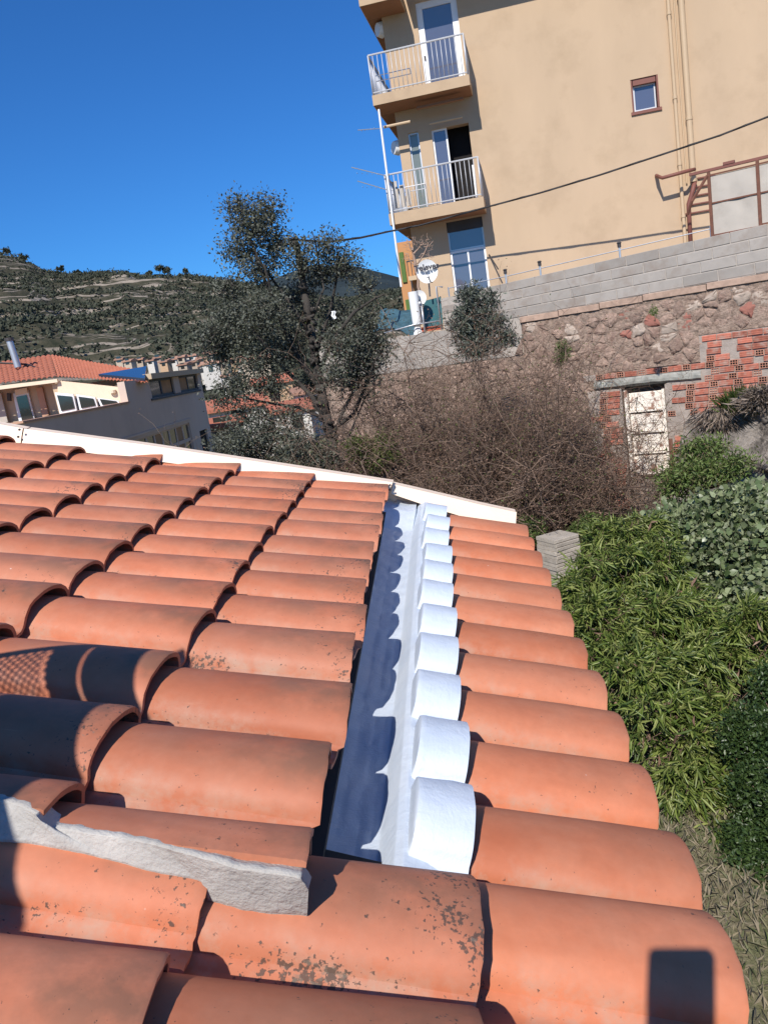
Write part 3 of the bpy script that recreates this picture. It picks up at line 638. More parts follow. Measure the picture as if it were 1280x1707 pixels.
# side wall with openings: coordinates (s along e2, z)
def side_wall(mm, s0, s1, z0, z1, holes, x0=-12.0, th=.3):
    ss = sorted({s0, s1, *[h[0] for h in holes], *[h[1] for h in holes]}); zs = sorted({z0, z1, *[h[2] for h in holes], *[h[3] for h in holes]})
    for a, b in zip(ss, ss[1:]):
        for c, d in zip(zs, zs[1:]):
            cx, cz = (a+b)/2, (c+d)/2
            if any(h[0] < cx < h[1] and h[2] < cz < h[3] for h in holes): continue
            mm.box(x0 - th, x0, a, b, c, d)
LW = (30.0, 39.2, -4.4, -1.95); DW = (40.6, 42.0, -5.0, -2.55); UW = (34.6, 42.1, -.46, .36)
m = MB(NM); side_wall(m, 23.2, 31.7, -6, -.46, [(LW[0], 31.7, LW[2], LW[3])]); side_wall(m, 31.7, 42.7, -6, .40, [(31.7, LW[1], LW[2], LW[3]), DW, UW])
m.box(-22, -12.3, 42.4, 42.7, -6, .4); m.box(-22, -12.3, 23.2, 23.5, -6, -.6)
m.build('side_wall', M['greywall'], nb)
m = MB(NM); m.box(-12.34, -11.95, 23.0, 31.75, -.46, -.40); m.build('parapet_cap', M['salmon'], nb)
m = MB(NM); m.box(-21, -12.3, 23.5, 34, -.75, -.6); m.build('terrace_floor', M['salmon'], nb)
m = MB(NM); m.box(-12.5, -11.9, 41.9, 42.75, .40, .46); m.build('verge_cap', M['tileroof'], nb)
def nwin(s0, s1, z0, z1, cols, rows, fm, gm, x=-12.12, bar=.08, name='window'):
    mm = MB(NM)
    for i in range(cols + 1):
        s = s0 + (s1 - s0) * i / cols; mm.box(x - .03, x + .04, s - bar/2, s + bar/2, z0, z1)
    for i in range(rows + 1):
        z = z0 + (z1 - z0) * i / rows; mm.box(x - .026, x + .044, s0 + .001, s1 - .001, z - bar/2, z + bar/2)
    w_ = mm.build(name, fm, nb)
    for i in range(cols):
        for j in range(rows):
            g = MB(NM); a, b = s0 + (s1 - s0) * i / cols + bar/2, s0 + (s1 - s0) * (i+1) / cols - bar/2; c, d = z0 + (z1 - z0) * j / rows + bar/2, z0 + (z1 - z0) * (j+1) / rows - bar/2
            g.box(x - .008, x + .008, a, b, c, d); g.build('pane', gm if not isinstance(gm, list) else gm[(i * 7 + j * 3) % len(gm)], w_)
nwin(LW[0], LW[1], LW[2], LW[3], 9, 3, M['greywall'], [M['glass_dark'], M['amber'], M['glass_dark']], bar=.16)
nwin(34.7, 37.9, -.42, .32, 2, 1, M['dkmetal'], [M['glass'], M['amber']], bar=.14); nwin(38.9, 42.0, -.42, .32, 2, 1, M['dkmetal'], [M['amber'], M['glass_dark']], bar=.14)
m = MB(NM); m.box(-12.28, -12.0, 37.95, 38.85, -.44, .34); m.build('pillar', M['greywall'], nb)
m = MB(NM); m.box(-12.05, -11.95, 34.4, 42.2, -.56, -.47); m.build('sill', M['dkmetal'], nb)
m = MB(NM); m.box(-12.25, -12.1, DW[0], DW[1], DW[2], DW[3]); m.build('side_door', M['dark'], nb)
m = MB(NM); m.box(-12.02, -11.96, 25, 39.4, -1.83, -1.75); m.build('string_course', M['greywall'], nb)
m = MB(NM); m.box(-16, -11.75, 34.3, 42.6, .36, .60); m.build('flat_roof_edge', M['beige'], nb)
def ptile(mm, P00, P10, P01, P11, nrow, ncol, lift=.07):
    """barrel tile relief between four corners; P00-P10 eave, P01-P11 ridge"""
    P00, P10, P01, P11 = map(Vector, (P00, P10, P01, P11)); ux = ncol * 4; vs = []; 
    nrm = (P10 - P00).cross(P01 - P00).normalized(); nrm = nrm if nrm.z > 0 else -nrm
    rows = []
    for j in range(nrow):
        for e in (0, 1):
            v = (j + e * .98) / nrow; a, b = P00.lerp(P01, v), P10.lerp(P11, v); row = []
            for i in range(ux + 1):
                q = a.lerp(b, i / ux); h = lift * abs(math.sin(math.pi * i / 4)) ** .7; h = (lift * [0, .75, 1, .75][i % 4]) + (.05 if e == 0 else 0.0); row.append(q + nrm * h)
            rows.append(row)
    n = ux + 1; vs = [p for r in rows for p in r]; mm.add(vs, [(r*n+i, r*n+i+1, (r+1)*n+i+1, (r+1)*n+i) for r in range(len(rows)-1) for i in range(n-1)])
def F3(px, py, s): x, z = Wf(px, py, s); return tuple(NM @ Vector((x, s, z)))
def S3(px, py, x0):
    r = ray(px, py); t = x0 / (r @ e1); return tuple(NM @ Vector((x0, t * (r @ e2), t * r[2])))
# south slope over the terrace and the wing roof running down to the right
E0, E1_ = F3(-260, 672, 33), F3(96, 631, 33); R0_, R1_ = F3(-260, 640, 40), F3(85, 592, 40)
m = MB(); ptile(m, E0, E1_, R0_, R1_, 12, 42); m.build('tile_slope', M['tileroof'], nb, kind='stuff')
G1, G2 = F3(97, 631, 33), F3(247, 641, 33.0); H1, H2 = F3(85, 592, 40), F3(243, 620, 38)
m = MB(); ptile(m, G1, G2, H1, H2, 11, 26); m.build('tile_slope', M['tileroof'], nb, kind='stuff')
m = MB(); m.prism([Vector(p) for p in (F3(165,628,34.0), F3(242,635,33.4), F3(245,614,36.4), F3(236,616,36.5))], (0, 0, .12)); m.build('skylight', M['skylight'], nb)
m = MB(); m.tube([F3(30,612,36.5), F3(15,566,36.5)], .15, 12); ch = m.build('chimney_pipe', M['steel'], nb, True, 40)
m = MB(); m.tube([F3(16,568,36.5), F3(14.6,563,36.5)], .19, 12); m.build('chimney_cap', M['dkmetal'], nb)
m = MB(); m.tube([F3(-30,603,37), F3(45,607,37), F3(70,616,36), F3(125,626,35)], .045, 5); m.build('roof_cable', M['cable'], nb)
# front faces (lit): band wall under the rake, terrace back wall, windows
def fpoly(name, pxs, s, th, mat, **kw):
    mm = MB(); mm.prism([F3(x, y, s) for x, y in pxs], tuple(e2 * th)); return mm.build(name, mat, nb, **kw)
fpoly('front_wall', [(96,634),(207,646),(214,672),(200,676),(113,661),(96,657)], 33.2, .3, M['cream'])
fpoly('terrace_back_wall', [(-260,700),(-260,672),(96,634),(118,720),(60,740),(-260,800)], 34.6, .3, M['beige'])
fpoly('soffit_board', [(-260,673),(95,631.5),(96,637),(-260,682)], 33.0, .1, M['cream'])
fpoly('shaded_pillar', [(86,640),(97,636),(112,690),(100,694)], 33.3, .3, M['beige'])
fpoly('wall_panel', [(60,647),(70,645),(81,692),(71,695)], 34.45, .1, M['salmon'])
wd = fpoly('terrace_door', [(21,656),(46,650),(58,700),(33,708)], 34.45, .1, M['white_frame'])
m = MB(); m.prism([F3(x, y, 34.4) for x, y in [(27,662),(44,658),(55,697),(37,702)]], tuple(e2 * .02)); m.build('door_glass', M['glass_dark'], wd)
m = MB(); m.prism([F3(x, y, 34.38) for x, y in [(24,650),(44,646),(46,655),(26,659)]], tuple(e2 * .06)); m.build('roller_box', M['cream'], wd)
fpoly('shutter', [(-30,660),(1,655),(13,703),(-20,712)], 34.3, .06, M['screen'])
m = MB(); m.tube([F3(15,655,34.3), F3(16,668,34.3)], .1, 8); m.build('wall_lamp', M['dkmetal'], nb)
for q, (a, b, c, d) in enumerate((((91,654),(122,657),(128,684),(100,690)),((127,657.5),(158,662),(163,678),(133,684)),((162,663),(197,668),(200,672),(168,677)))):
    wn = fpoly('terrace_window', [a, b, c, d], 33.0, .1, M['white_frame'])
    cx, cy = sum(p[0] for p in (a,b,c,d))/4, sum(p[1] for p in (a,b,c,d))/4
    m = MB(); m.prism([F3(cx + (x-cx)*.80, cy + (y-cy)*.74, 32.95) for x, y in (a, b, c, d)], tuple(e2 * .02)); m.build('pane', M['glass_dark'], wn)
m = MB(); m.tube([F3(187,650,33.1), F3(188,655,33.1)], .14, 10); m.build('wall_lamp', M['cream'], nb)
fpoly('terrace_tiles', [(15,706),(57,699),(59,716),(18,716)], 24.5, .2, M['tileroof'])

# ================================================================= APARTMENT BUILDING
FY = rad(-12.3); F0 = (3.7506, 22.132, 0); FM = frame_M(F0, FY)
ap = empty('apartment_building', F0, FY, 'tan rendered apartment block with stacked balconies rising above the block wall', 'building')
def holes_wall(name, u0, u1, z0, z1, holes, w0, th, mat, parent=ap):
    mm = MB(FM); us = sorted({u0, u1, *[h[0] for h in holes], *[h[1] for h in holes]}); zs = sorted({z0, z1, *[h[2] for h in holes], *[h[3] for h in holes]})
    for a, b in zip(us, us[1:]):
        for c, d in zip(zs, zs[1:]):
            cx, cz = (a+b)/2, (c+d)/2
            if any(h[0] < cx < h[1] and h[2] < cz < h[3] for h in holes): continue
            mm.box(a, b, w0, w0 + th, c, d)
    bm_o = mm.build(name, mat, parent); return bm_o
H = [(-1.06, -.02, 6.36, 8.5), (-1.06, -.08, 3.48, 5.46), (-1.68, -1.40, 3.48, 5.5), (-.98, -.02, 1.2, 3.12), (3.98, 4.63, 4.88, 5.66)]
holes_wall('front_wall', -1.95, 10.5, -.2, 10.6, H, 0, .28, M['plaster'])
m = MB(FM); m.box(-1.95, -1.65, .285, 9, -.2, 10.6); m.box(10.2, 10.5, .285, 9, -.2, 10.6); m.box(-1.65, 10.2, 8.7, 9, -.2, 10.6); m.build('side_wall', M['plaster_slab'], ap)
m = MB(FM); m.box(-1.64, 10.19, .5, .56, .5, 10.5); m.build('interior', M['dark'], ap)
def slab(z0, z1, u0=-2.33, u1=.12, d=.96, side=3.8, name='balcony_slab'):
    mm = MB(FM); mm.box(u0, u1, -d, -.003, z0, z1)
    if side: mm.box(u0, -1.953, 0, side, z0 + .002, z1 - .002)
    s_ = mm.build(name, M['plaster_slab'], ap)
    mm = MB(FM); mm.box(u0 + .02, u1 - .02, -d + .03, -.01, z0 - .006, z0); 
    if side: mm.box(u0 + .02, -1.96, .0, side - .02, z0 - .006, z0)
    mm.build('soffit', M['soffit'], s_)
    return s_
slab(6.07, 6.31); slab(3.17, 3.45); slab(8.36, 8.62, u1=-1.32, side=2.6)
m = MB(FM); m.box(-1.30, 10.8, -1.0, -.003, 8.80, 9.1); m.box(-2.6, -1.31, -1.0, -.003, 10.6, 10.8); m.box(-1.3, 10.8, 0, 9, 10.602, 10.8); m.build('roof_eave', M['plaster_slab'], ap)
def railing(zb, zt, u0=-2.30, u1=.09, d=.93, side=3.6):
    t = MB(FM)
    for z, r in ((zt, .022), (zb + .06, .016)):
        t.tube([(u0, side, z), (u0, -d, z), (u0, -d, z)], r, 6); t.tube([(u0, -d, z), (u1, -d, z)], r, 6); t.tube([(u1, -d, z), (u1, -.01, z)], r, 6)
    rr_ = t.build('railing', M['rail'], ap, True, 50); mesh = None
    mb = MB(); mb.tube([(0, 0, 0), (0, 0, zt - zb)], .009, 5); mesh = mb.mesh('baluster', M['rail'], None, True); pb = MB(); pb.tube([(0, 0, 0), (0, 0, zt - zb)], .02, 6); pmesh = pb.mesh('rail_post', M['rail'], None, True)
    n = 21
    for i in range(n + 1):
        u = u0 + (u1 - u0) * i / n; inst('rail_post' if i in (0, n) else 'baluster', pmesh if i in (0, n) else mesh, rr_, FM @ Matrix.Translation((u, -d, zb)))
    for i in range(1, 9): inst('baluster', mesh, rr_, FM @ Matrix.Translation((u1, -d + i * d / 9, zb)))
    for i in range(1, 34): inst('baluster', mesh, rr_, FM @ Matrix.Translation((u0, -d + i * .125, zb)))
    return rr_
railing(6.31, 7.24); railing(3.45, 4.40)
def line_rack(z):
    mm = MB(FM); mm.tube([(-2.25, -.5, z), (-1.35, -.5, z)], .012, 5); mm.tube([(-2.25, -.4, z - .1), (-1.35, -.4, z - .1)], .012, 5); mm.tube([(-1.35, -.5, z), (-1.35, -.4, z - .1)], .012, 5); mm.build('drying_rack', M['white_frame'], ap)
line_rack(6.88); line_rack(4.1)
def win(u0, u1, z0, z1, fw=.07, w=.10, fm='white_frame', gm='glass', mull=(), trans=(), name='window', th=.06):
    mm = MB(FM)
    mm.box(u0, u0+fw, w, w+th, z0, z1); mm.box(u1-fw, u1, w, w+th, z0, z1); mm.box(u0+fw, u1-fw, w, w+th, z0, z0+fw); mm.box(u0+fw, u1-fw, w, w+th, z1-fw, z1)
    for x in mull: mm.box(x - fw*.4, x + fw*.4, w+.004, w+th-.004, z0+fw, z1-fw)
    for z in trans: mm.box(u0+fw, u1-fw, w+.002, w+th-.002, z - fw*.4, z + fw*.4)
    f_ = mm.build(name, M[fm], ap)
    us = [u0+fw, *mull, u1-fw]; zs = [z0+fw, *trans, z1-fw]
    for a, b in zip(us, us[1:]):
        for c, d in zip(zs, zs[1:]): g = MB(FM); g.box(a+.003, b-.003, w+.025, w+.035, c+.003, d-.003); g.build('pane', M[gm], f_)
    return f_
d1 = win(-1.06, -.02, 6.36, 8.5, .155, .04, name='balcony_door'); m = MB(FM); m.tube([(-.98, .02, 7.15), (-.98, .02, 7.25)], .02, 6); m.build('handle', M['dkmetal'], d1)
win(-1.06, -.66, 3.48, 5.46, .045, .05, name='sliding_door'); m = MB(FM); m.box(-.12, -.06, -.02, .05, 3.46, 4.42); m.build('door_post', M['white_frame'], ap)
win(-1.68, -1.40, 3.48, 5.5, .04, .06, fm='steel', name='narrow_window', gm='greenglass')
win(-.98, -.02, 1.2, 2.36, .055, .05, mull=(-.5,), name='ground_window'); win(-.98, -.02, 2.365, 3.0, .04, .06, fm='steel', gm='glass', name='fanlight')
m = MB(FM); m.box(-.98, -.02, .03, .12, 2.86, 3.12); m.build('roller_shutter', M['dkmetal'], ap)
m = MB(FM); m.box(-1.3, -.1, -.62, -.5, 5.88, 5.93); m.build('awning_bar', M['soffit'], ap); m = MB(FM); m.tube([(-2.2, -.6, 5.62), (-1.5, -.6, 5.62)], .035, 8); m.build('awning_roll', M['pipe'], ap); m = MB(FM); m.tube([(-1.05, -.3, 5.55), (-.2, -.3, 5.55)], .03, 8); m.build('awning_roll', M['pipe'], ap)
# small window of the blank wall
win(4.04, 4.57, 4.93, 5.52, .035, .13, name='small_window', fm='rail')
m = MB(FM); m.box(3.94, 4.67, -.045, -.002, 4.83, 4.90); m.box(3.98, 4.02, .02, .2, 4.92, 5.66); m.box(4.59, 4.63, .005, .2, 4.92, 5.66); m.box(4.036, 4.574, .03, .2, 5.52, 5.66); m.build('window_sill', M['brown_frame'], ap)
# downpipes
for u, r, zb, zt in ((4.98, .045, 1.0, 10.4), (5.27, .075, 3.0, 10.4), (5.12, .018, 3.0, 10.4)):
    m = MB(FM); m.tube([(u, -r - .03, zb), (u, -r - .03, zt)], r, 12); dpp = m.build('downpipe', M['pipe'], ap, True, 50)
    for z in (([5.0, 3.45, 6.9, 2.2] if u < 5.1 else [4.45, 7.2]) if r > .03 else []): m = MB(FM); m.tube([(u, -r - .03, z), (u, -r - .03, z + .07)], r + .012, 12); m.build('pipe_joint', M['pipe'], dpp, True, 50)
m = MB(FM); m.tube([(5.31, -.10, 3.02), (5.22, -.12, 2.75), (5.12, -.10, 2.5), (5.10, -.08, 1.1)], .055, 10); m.build('drain_elbow', M['brown_frame'], ap, True)
m = MB(FM); m.tube([(4.42, -.25, 3.26), (4.48, -.5, 3.17), (5.05, -.5, 3.22), (5.28, -.3, 3.26)], .045, 8); m.tube([(4.42, -.02, 3.32), (4.42, -.25, 3.26)], .045, 8); m.build('hand_rail', M['brown_frame'], ap, True)
for i in range(5): m = MB(FM); m.box(5.38 - i*.09, 5.80 - i * .03, -.06, -.002, 3.06 - i * .20, 3.09 - i * .20); m.build('step_bracket', M['brown_frame'], ap)
m = MB(FM); m.tube([(.05, -.01, 2.12), (.26, -.4, 1.68)], .018, 6); m.build('wall_strut', M['dkmetal'], ap)
m = MB(FM); m.tube([(-2.25, -1.05, 1.6), (-2.2, -1.0, 5.95)], .028, 8); m.build('aerial_mast', M['white_frame'], ap)
for z, dx in ((5.5, -.55), (4.35, -.85), (4.0, -.75)):
    m = MB(FM); m.tube([(-2.2, -1.0, z), (-2.2 + dx, -1.3, z + (.0 if z > 5 else .32))], .012, 5)
    for q in range(5): x = -2.2 + dx * (.3 + q * .15); m.tube([(x, -1.13, z + .02 + (0 if z > 5 else .2 * (.3 + q*.15))), (x, -1.03, z + .02 + (0 if z > 5 else .2 * (.3 + q*.15)))], .006, 4)
    m.build('aerial', M['steel'], ap)
for sz, sd in ((8.25, .25), (5.35, .3)): 
    m = MB(FM); m.tube([(-2.0, .2, sz - .1), (-2.12, .12, sz - .1)], .2, 14, .16); m.build('side_dish', M['hub_white'], ap, True, 40)
for q in range(3): m = MB(FM); m.box(-2.18 + q * .16, -2.06 + q * .16, -.6, -.57, 3.62, 4.28 - q * .12); m.build('hanging_laundry', M['screen'], ap)

# orange building beyond
ob = empty('orange_building', tuple(FM @ Vector((-4.2, 12, 0))), FY, 'orange rendered building with green shutters behind the left corner of the apartment block', 'building')
OMx = FM @ Matrix.Translation((0, 11.5, 0))
o1 = Vector(hit(662, 400, np.array(OMx.translation), np.array((OMx.to_3x3() @ Vector((0, 1, 0))))))
q = OMx.inverted() @ o1; ux = q.x
m = MB(OMx); m.box(ux - .1, ux + 4.2, .0, 7, -.5, q.z - .1); m.build('wall', M['orange'], ob)
for i in range(3):
    z = q.z - 1.6 - i * 1.9; m = MB(OMx); m.box(ux + .35, ux + 1.5, -.7, -.003, z - .12, z + .05); bs = m.build('balcony', M['beige'], ob)
    mm = MB(OMx); mm.box(ux + .35, ux + 1.5, -.7, -.66, z + .6, z + .66); 
    for j in range(8): mm.box(ux + .36 + j * .155, ux + .39 + j * .155, -.69, -.67, z + .05, z + .6)
    mm.build('rail', M['dkmetal'], bs)
    m = MB(OMx); m.box(ux + .55, ux + 1.2, -.04, .03, z + .05, z + 1.2); m.build('window', M['dark'], ob)
    m = MB(OMx); m.box(ux + .0, ux + .18, -.08, .0 - .002, z - .1, z + 1.1); m.build('shutter', M['green_net'], ob)

# ================================================================= RETAINING WALL
WY = rad(-33); W0 = (3.5614, 16.0356, 0); WM = frame_M(W0, WY); wn_ = np.array([math.sin(-WY), math.cos(-WY), 0]); we = np.array([math.cos(WY), math.sin(WY), 0])
def Wp(px, py, d=0):
    P = hit(px, py, np.array(W0) - wn_ * d, wn_); return float((P - np.array(W0)) @ we), float(P[2])
rw = empty('retaining_wall', tuple(WM @ Vector((1, 0, -3.8))), WY, 'old retaining wall of rubble stone and hollow brick topped with grey concrete blocks', 'wall')
ztop = lambda u: .995 + .034 * u; zbot = lambda u: .285 + .018 * u
# backing
m = MB(WM); DOOR = (1.50, 2.30, -3.78, -1.33)
for a, b, c, d in ((-5.6, -2.07, -4.2, .24), (-2.07, DOOR[0], -4.2, .90), (DOOR[0], DOOR[1], DOOR[3], 1.0), (DOOR[1], 9.5, -4.2, 1.02)): m.box(a, b, .045, .5, c, d)
m.box(DOOR[0], DOOR[1], .35, .5, -4.2, DOOR[3])
m.build('wall_core', M['wallmortar'], rw)
m = MB(WM)   # block bed mortar, recessed
m.prism([(-.36, -.001, zbot(-.36)), (9.5, -.001, zbot(9.5)), (9.5, -.001, ztop(9.5) - .012), (-2.06, -.001, ztop(-2.06) - .012), (-2.06, -.001, -.46), (-.36, -.001, -.46)], (0, .049, 0)); m.prism([(-5.5, -.005, -.46), (-2.062, -.005, -.46), (-2.062, -.005, .262), (-5.5, -.005, .262)], (0, .049, 0)); m.build('block_mortar', M['joint'], rw)
PER = .588; bl = 0
def blockmesh(w_, h_, seed):
    R = random.Random(seed); mm = MB(); j = lambda: R.uniform(-.003, .003); mm.bbox(0, w_, -.012 + j(), .02, 0, h_, .007); return mm.mesh('concrete_block', M['block'])
BM_full = [blockmesh(PER - .014, .172, s) for s in range(4)]
for r in range(8):
    off = [0.04, .33, .12, .40, .02, .3, .15, .36][r]
    for i in range(-11, 17):
        u = i * PER + off; uc = u + PER/2
        if r < 4:
            if u + .1 < -2.06: 
                continue
            if u < -2.06: continue
        if r >= 4 and u + PER > -.36 and not (u < -.36): continue
        if uc > 9: continue
        h = (ztop(uc) - zbot(uc)) / 4
        z = (zbot(uc) + (3 - r) * h) if r < 4 else .285 - (r - 3) * .185 - .006
        if r >= 4 and (u < -5.4): continue
        if r >= 4 and u + PER > -.33: continue
        sl_ = math.atan(.034 - (.016 * r / 3)) if r < 4 else 0
        Mx = WM @ Matrix.Translation((u, 0, z + .006)) @ Matrix.Rotation(-sl_, 4, 'Y') @ Matrix.Diagonal((1, 1, (h - .013) / .172 if r < 4 else 1, 1))
        inst('concrete_block', BM_full[(i * 3 + r) % 4], rw, Mx)
# coping strip
u = -.36
while u < 8.5:
    L = random.choice((.8, .95, 1.1)); m = MB(WM); z1 = zbot(u + L/2) - .004; m.bbox(u, u + L - .012, -.045 + random.uniform(-.006, .006), .04, z1 - .115, z1, .008); m.build('coping_slab', M['coping'], rw); u += L
# bricks
def brick_mesh(w_, kind, seed):
    R = random.Random(seed); mm = MB(); h = .098
    if kind == 'stretcher':
        zz = [0, .008, .026, .032, .060, .066, .090, h]; yy = [-.004, -.012, -.012, -.005, -.012 if False else -.005, -.012, -.012, -.004]
        zz = [0, .006, .028, .032, .036, .062, .066, .070, .092, h]; yy = [-.002, -.010, -.010, -.003, -.010, -.010, -.003, -.010, -.010, -.002]
        for k in range(len(zz) - 1): mm.add([(0, yy[k], zz[k]), (w_, yy[k], zz[k]), (w_, yy[k+1], zz[k+1]), (0, yy[k+1], zz[k+1])], [(0, 1, 2, 3)])
        mm.add([(0, .02, 0), (0, -.002, 0), (0, -.002, h), (0, .02, h)], [(0, 1, 2, 3)]); mm.add([(w_, -.002, 0), (w_, .02, 0), (w_, .02, h), (w_, -.002, h)], [(0, 1, 2, 3)])
        mm.add([(0, .02, 0), (w_, .02, 0), (w_, -.002, 0), (0, -.002, 0)], [(0, 1, 2, 3)]); mm.add([(0, -.002, h), (w_, -.002, h), (w_, .02, h), (0, .02, h)], [(0, 1, 2, 3)])
        return mm.mesh('brick', M['brick'])
    xs = [0, .011, w_/3 - .004, w_/3 + .004, 2*w_/3 - .004, 2*w_/3 + .004, w_ - .011, w_]; zs = [0, .011, h/2 - .004, h/2 + .004, h - .011, h]
    for a in range(7):
        for b in range(5):
            x0, x1, z0, z1 = xs[a], xs[a+1], zs[b], zs[b+1]
            if a % 2 == 1 and b % 2 == 1:
                mm.cur = 1; mm.add([(x0, .012, z0), (x1, .012, z0), (x1, .012, z1), (x0, .012, z1)], [(0, 1, 2, 3)]); mm.cur = 0  # black bottoms put the shade of deep holes into the colour
                mm.add([(x0, -.006, z0), (x1, -.006, z0), (x1, -.006, z1), (x0, -.006, z1), (x0, .012, z0), (x1, .012, z0), (x1, .012, z1), (x0, .012, z1)], [(0, 1, 5, 4), (1, 2, 6, 5), (2, 3, 7, 6), (3, 0, 4, 7)])
            else: mm.add([(x0, -.006, z0), (x1, -.006, z0), (x1, -.006, z1), (x0, -.006, z1)], [(0, 1, 2, 3)])
    mm.add([(0, .02, 0), (0, -.006, 0), (0, -.006, h), (0, .02, h)], [(0, 1, 2, 3)]); mm.add([(w_, -.006, 0), (w_, .02, 0), (w_, .02, h), (w_, -.006, h)], [(0, 1, 2, 3)])
    return mm.mesh('hollow_brick_end', [M['brick_end'], M['dark']])
BS = [brick_mesh(.235, 'stretcher', i) for i in range(2)]; BE = brick_mesh(.135, 'end', 3)
def inbrick(u, z):
    if DOOR[0] - .03 < u < DOOR[1] + .03 and z < -1.1: return False
    if -1.335 < z < -1.12 and 1.0 < u < 2.95: return False
    if -1.13 < z < -1.0 and .75 < u < 3.1: return True
    if .95 - .15 * math.sin(z * 9) < u < DOOR[0] and z < -1.33: return True
    if u > DOOR[1] and u < 2.65 - .12 * math.sin(z * 11) and -2.65 < z < -1.33: return True
    lowb = -1.95 - .1 * math.sin(u * 5) if u < 3.7 else -1.85
    topb = -.55 if u > 2.98 else -1.13
    if u > 2.85 and lowb < z < topb and u < 8: return True
    if 2.6 < u <= 2.85 and -1.9 < z < -1.4: return True
    return False
bc = 0; row = 0; z = -.66; BZ = .1165
for row in range(28):
    z = -.56 - .1 - row * BZ
    if row == 0: z = -.66
    u = .62 + (row % 2) * .2 + (row % 3) * .03; k = row
    topsect = row < 4
    while u < 5.4:
        isend = (k % 2 == 0) and not (topsect and u > 2.9 and row < 3)
        w_ = .135 if isend else .235
        if inbrick(u + w_/2, z + .05) and inbrick(u + .03, z + .05) and inbrick(u + w_ - .02, z + .05):
            R = random.Random(row * 100 + k)
            if R.random() > .08 + (.25 if (u > 4.35 and u < 4.6) else 0): inst('brick', BE if isend else BS[k % 2], rw, WM @ Matrix.Translation((u, -.046 + R.uniform(-.006, .006), z + .008 + R.uniform(-.004, .004))) @ Matrix.Rotation(R.uniform(-.022, .022), 4, 'Y')); bc += 1
        u += w_ + .014; k += 1
# cement behind bricks (slightly behind the brick faces) and patches
def wpatch(name, pts, d0, th, mat, **kw):
    mm = MB(WM); n = 0
    mm.prism([(u, d0, z) for u, z in pts], (0, th, 0)); return mm.build(name, mat, rw, **kw)
wpatch('brick_bedding', [(2.95, -.54), (6.5, -.54), (6.5, -2.1), (2.6, -2.1), (2.6, -2.7), (2.3, -2.7), (2.3, -1.33), (2.95, -1.12)], -.030, .05, M['cement'])
wpatch('brick_bedding', [(.8, -1.02), (2.949, -1.02), (2.949, -1.13), (.8, -1.13)], -.030, .05, M['cement'])
wpatch('brick_bedding', [(.85, -1.33), (1.5, -1.33), (1.5, -4.0), (.9, -4.0)], -.030, .05, M['cement'])
m = MB(WM)
def lint(u, v):
    x = 1.0 + u * 1.95; y = [-.012, -.082, -.090, -.084, -.012][int(v * 4 + .5)]; z = -1.13 - v * .2 + .02 * math.sin(u * math.pi) + mnoise.noise(Vector((x * 6, v * 3, 0))) * .012
    return (x, y + mnoise.noise(Vector((x * 7, v * 4, 3))) * .012, z)
m.grid(lint, 50, 5); m.build('lintel', M['lintel'], rw, False)
# rubble stones by a jittered Voronoi layout
def _nothing(): pass
def stone_cells(seed):
    R = random.Random(seed); cells = []; sx, sz = .30, .165; pts = {}
    for r in range(-1, 24):
        for c in range(-20, 34):
            k_ = .28 if r % 2 else 0
            pts[(c, r)] = (c * sx + (sx * .5 if r % 2 else 0) + R.uniform(-.46, .46) * sx, .16 - r * sz + R.uniform(-.44, .44) * sz)
    def ok(u, z):
        if z > zbot(u) - .17 and u > -.3: return False
        if u < -.36 and z > -.56: return False
        if u < -5.3 or u > 5.3: return False
        if .9 < u < 3.0 and z < -.95 : return False
        if u > 2.55 and z < -.95: return False
        if u > 2.88 and z < -.45: return False
        if u > .7 and z < -3.7: return False
        if z < -2.9 or (u < .8 and z < -2.2): return False
        return True
    for (c, r), p in pts.items():
        if not ok(*p): continue
        poly = [(p[0]-.5, p[1]-.5), (p[0]+.5, p[1]-.5), (p[0]+.5, p[1]+.5), (p[0]-.5, p[1]+.5)]
        for dc in range(-3, 4):
            for dr in range(-3, 4):
                if (dc, dr) == (0, 0) or (c+dc, r+dr) not in pts: continue
                q = pts[(c+dc, r+dr)]; mx, mz = (p[0]+q[0])/2, (p[1]+q[1])/2; nx, nz = q[0]-p[0], q[1]-p[1]; L = math.hypot(nx, nz); mx -= nx/L*.005; mz -= nz/L*.005; new = []
                for i in range(len(poly)):
                    a, b = poly[i], poly[(i+1) % len(poly)]; da = (a[0]-mx)*nx + (a[1]-mz)*nz; db = (b[0]-mx)*nx + (b[1]-mz)*nz
                    if da <= 0: new.append(a)
                    if da * db < 0: t = da / (da - db); new.append((a[0]+(b[0]-a[0])*t, a[1]+(b[1]-a[1])*t))
                poly = new
                if len(poly) < 3: break
            if len(poly) < 3: break
        if len(poly) >= 3: cells.append((p, poly))
    return cells
reds = [(1069 - 29, 534), (1098, 539), (1045, 557), (970, 575), (963, 520), (1015, 547), (1148, 532), (1252, 516)]
redp = [Wp(x, y) for x, y in reds]; pale = [Wp(x, y) for x, y in ((1185, 500), (1150, 515), (1100, 560), (1020, 570), (1275, 500), (1091, 585), (950, 560))]
cells = stone_cells(4); print('stones', len(cells), 'bricks', bc)
clipz = lambda u, z: min(z, zbot(u) - .125) if u > -.36 else min(z, -.47)
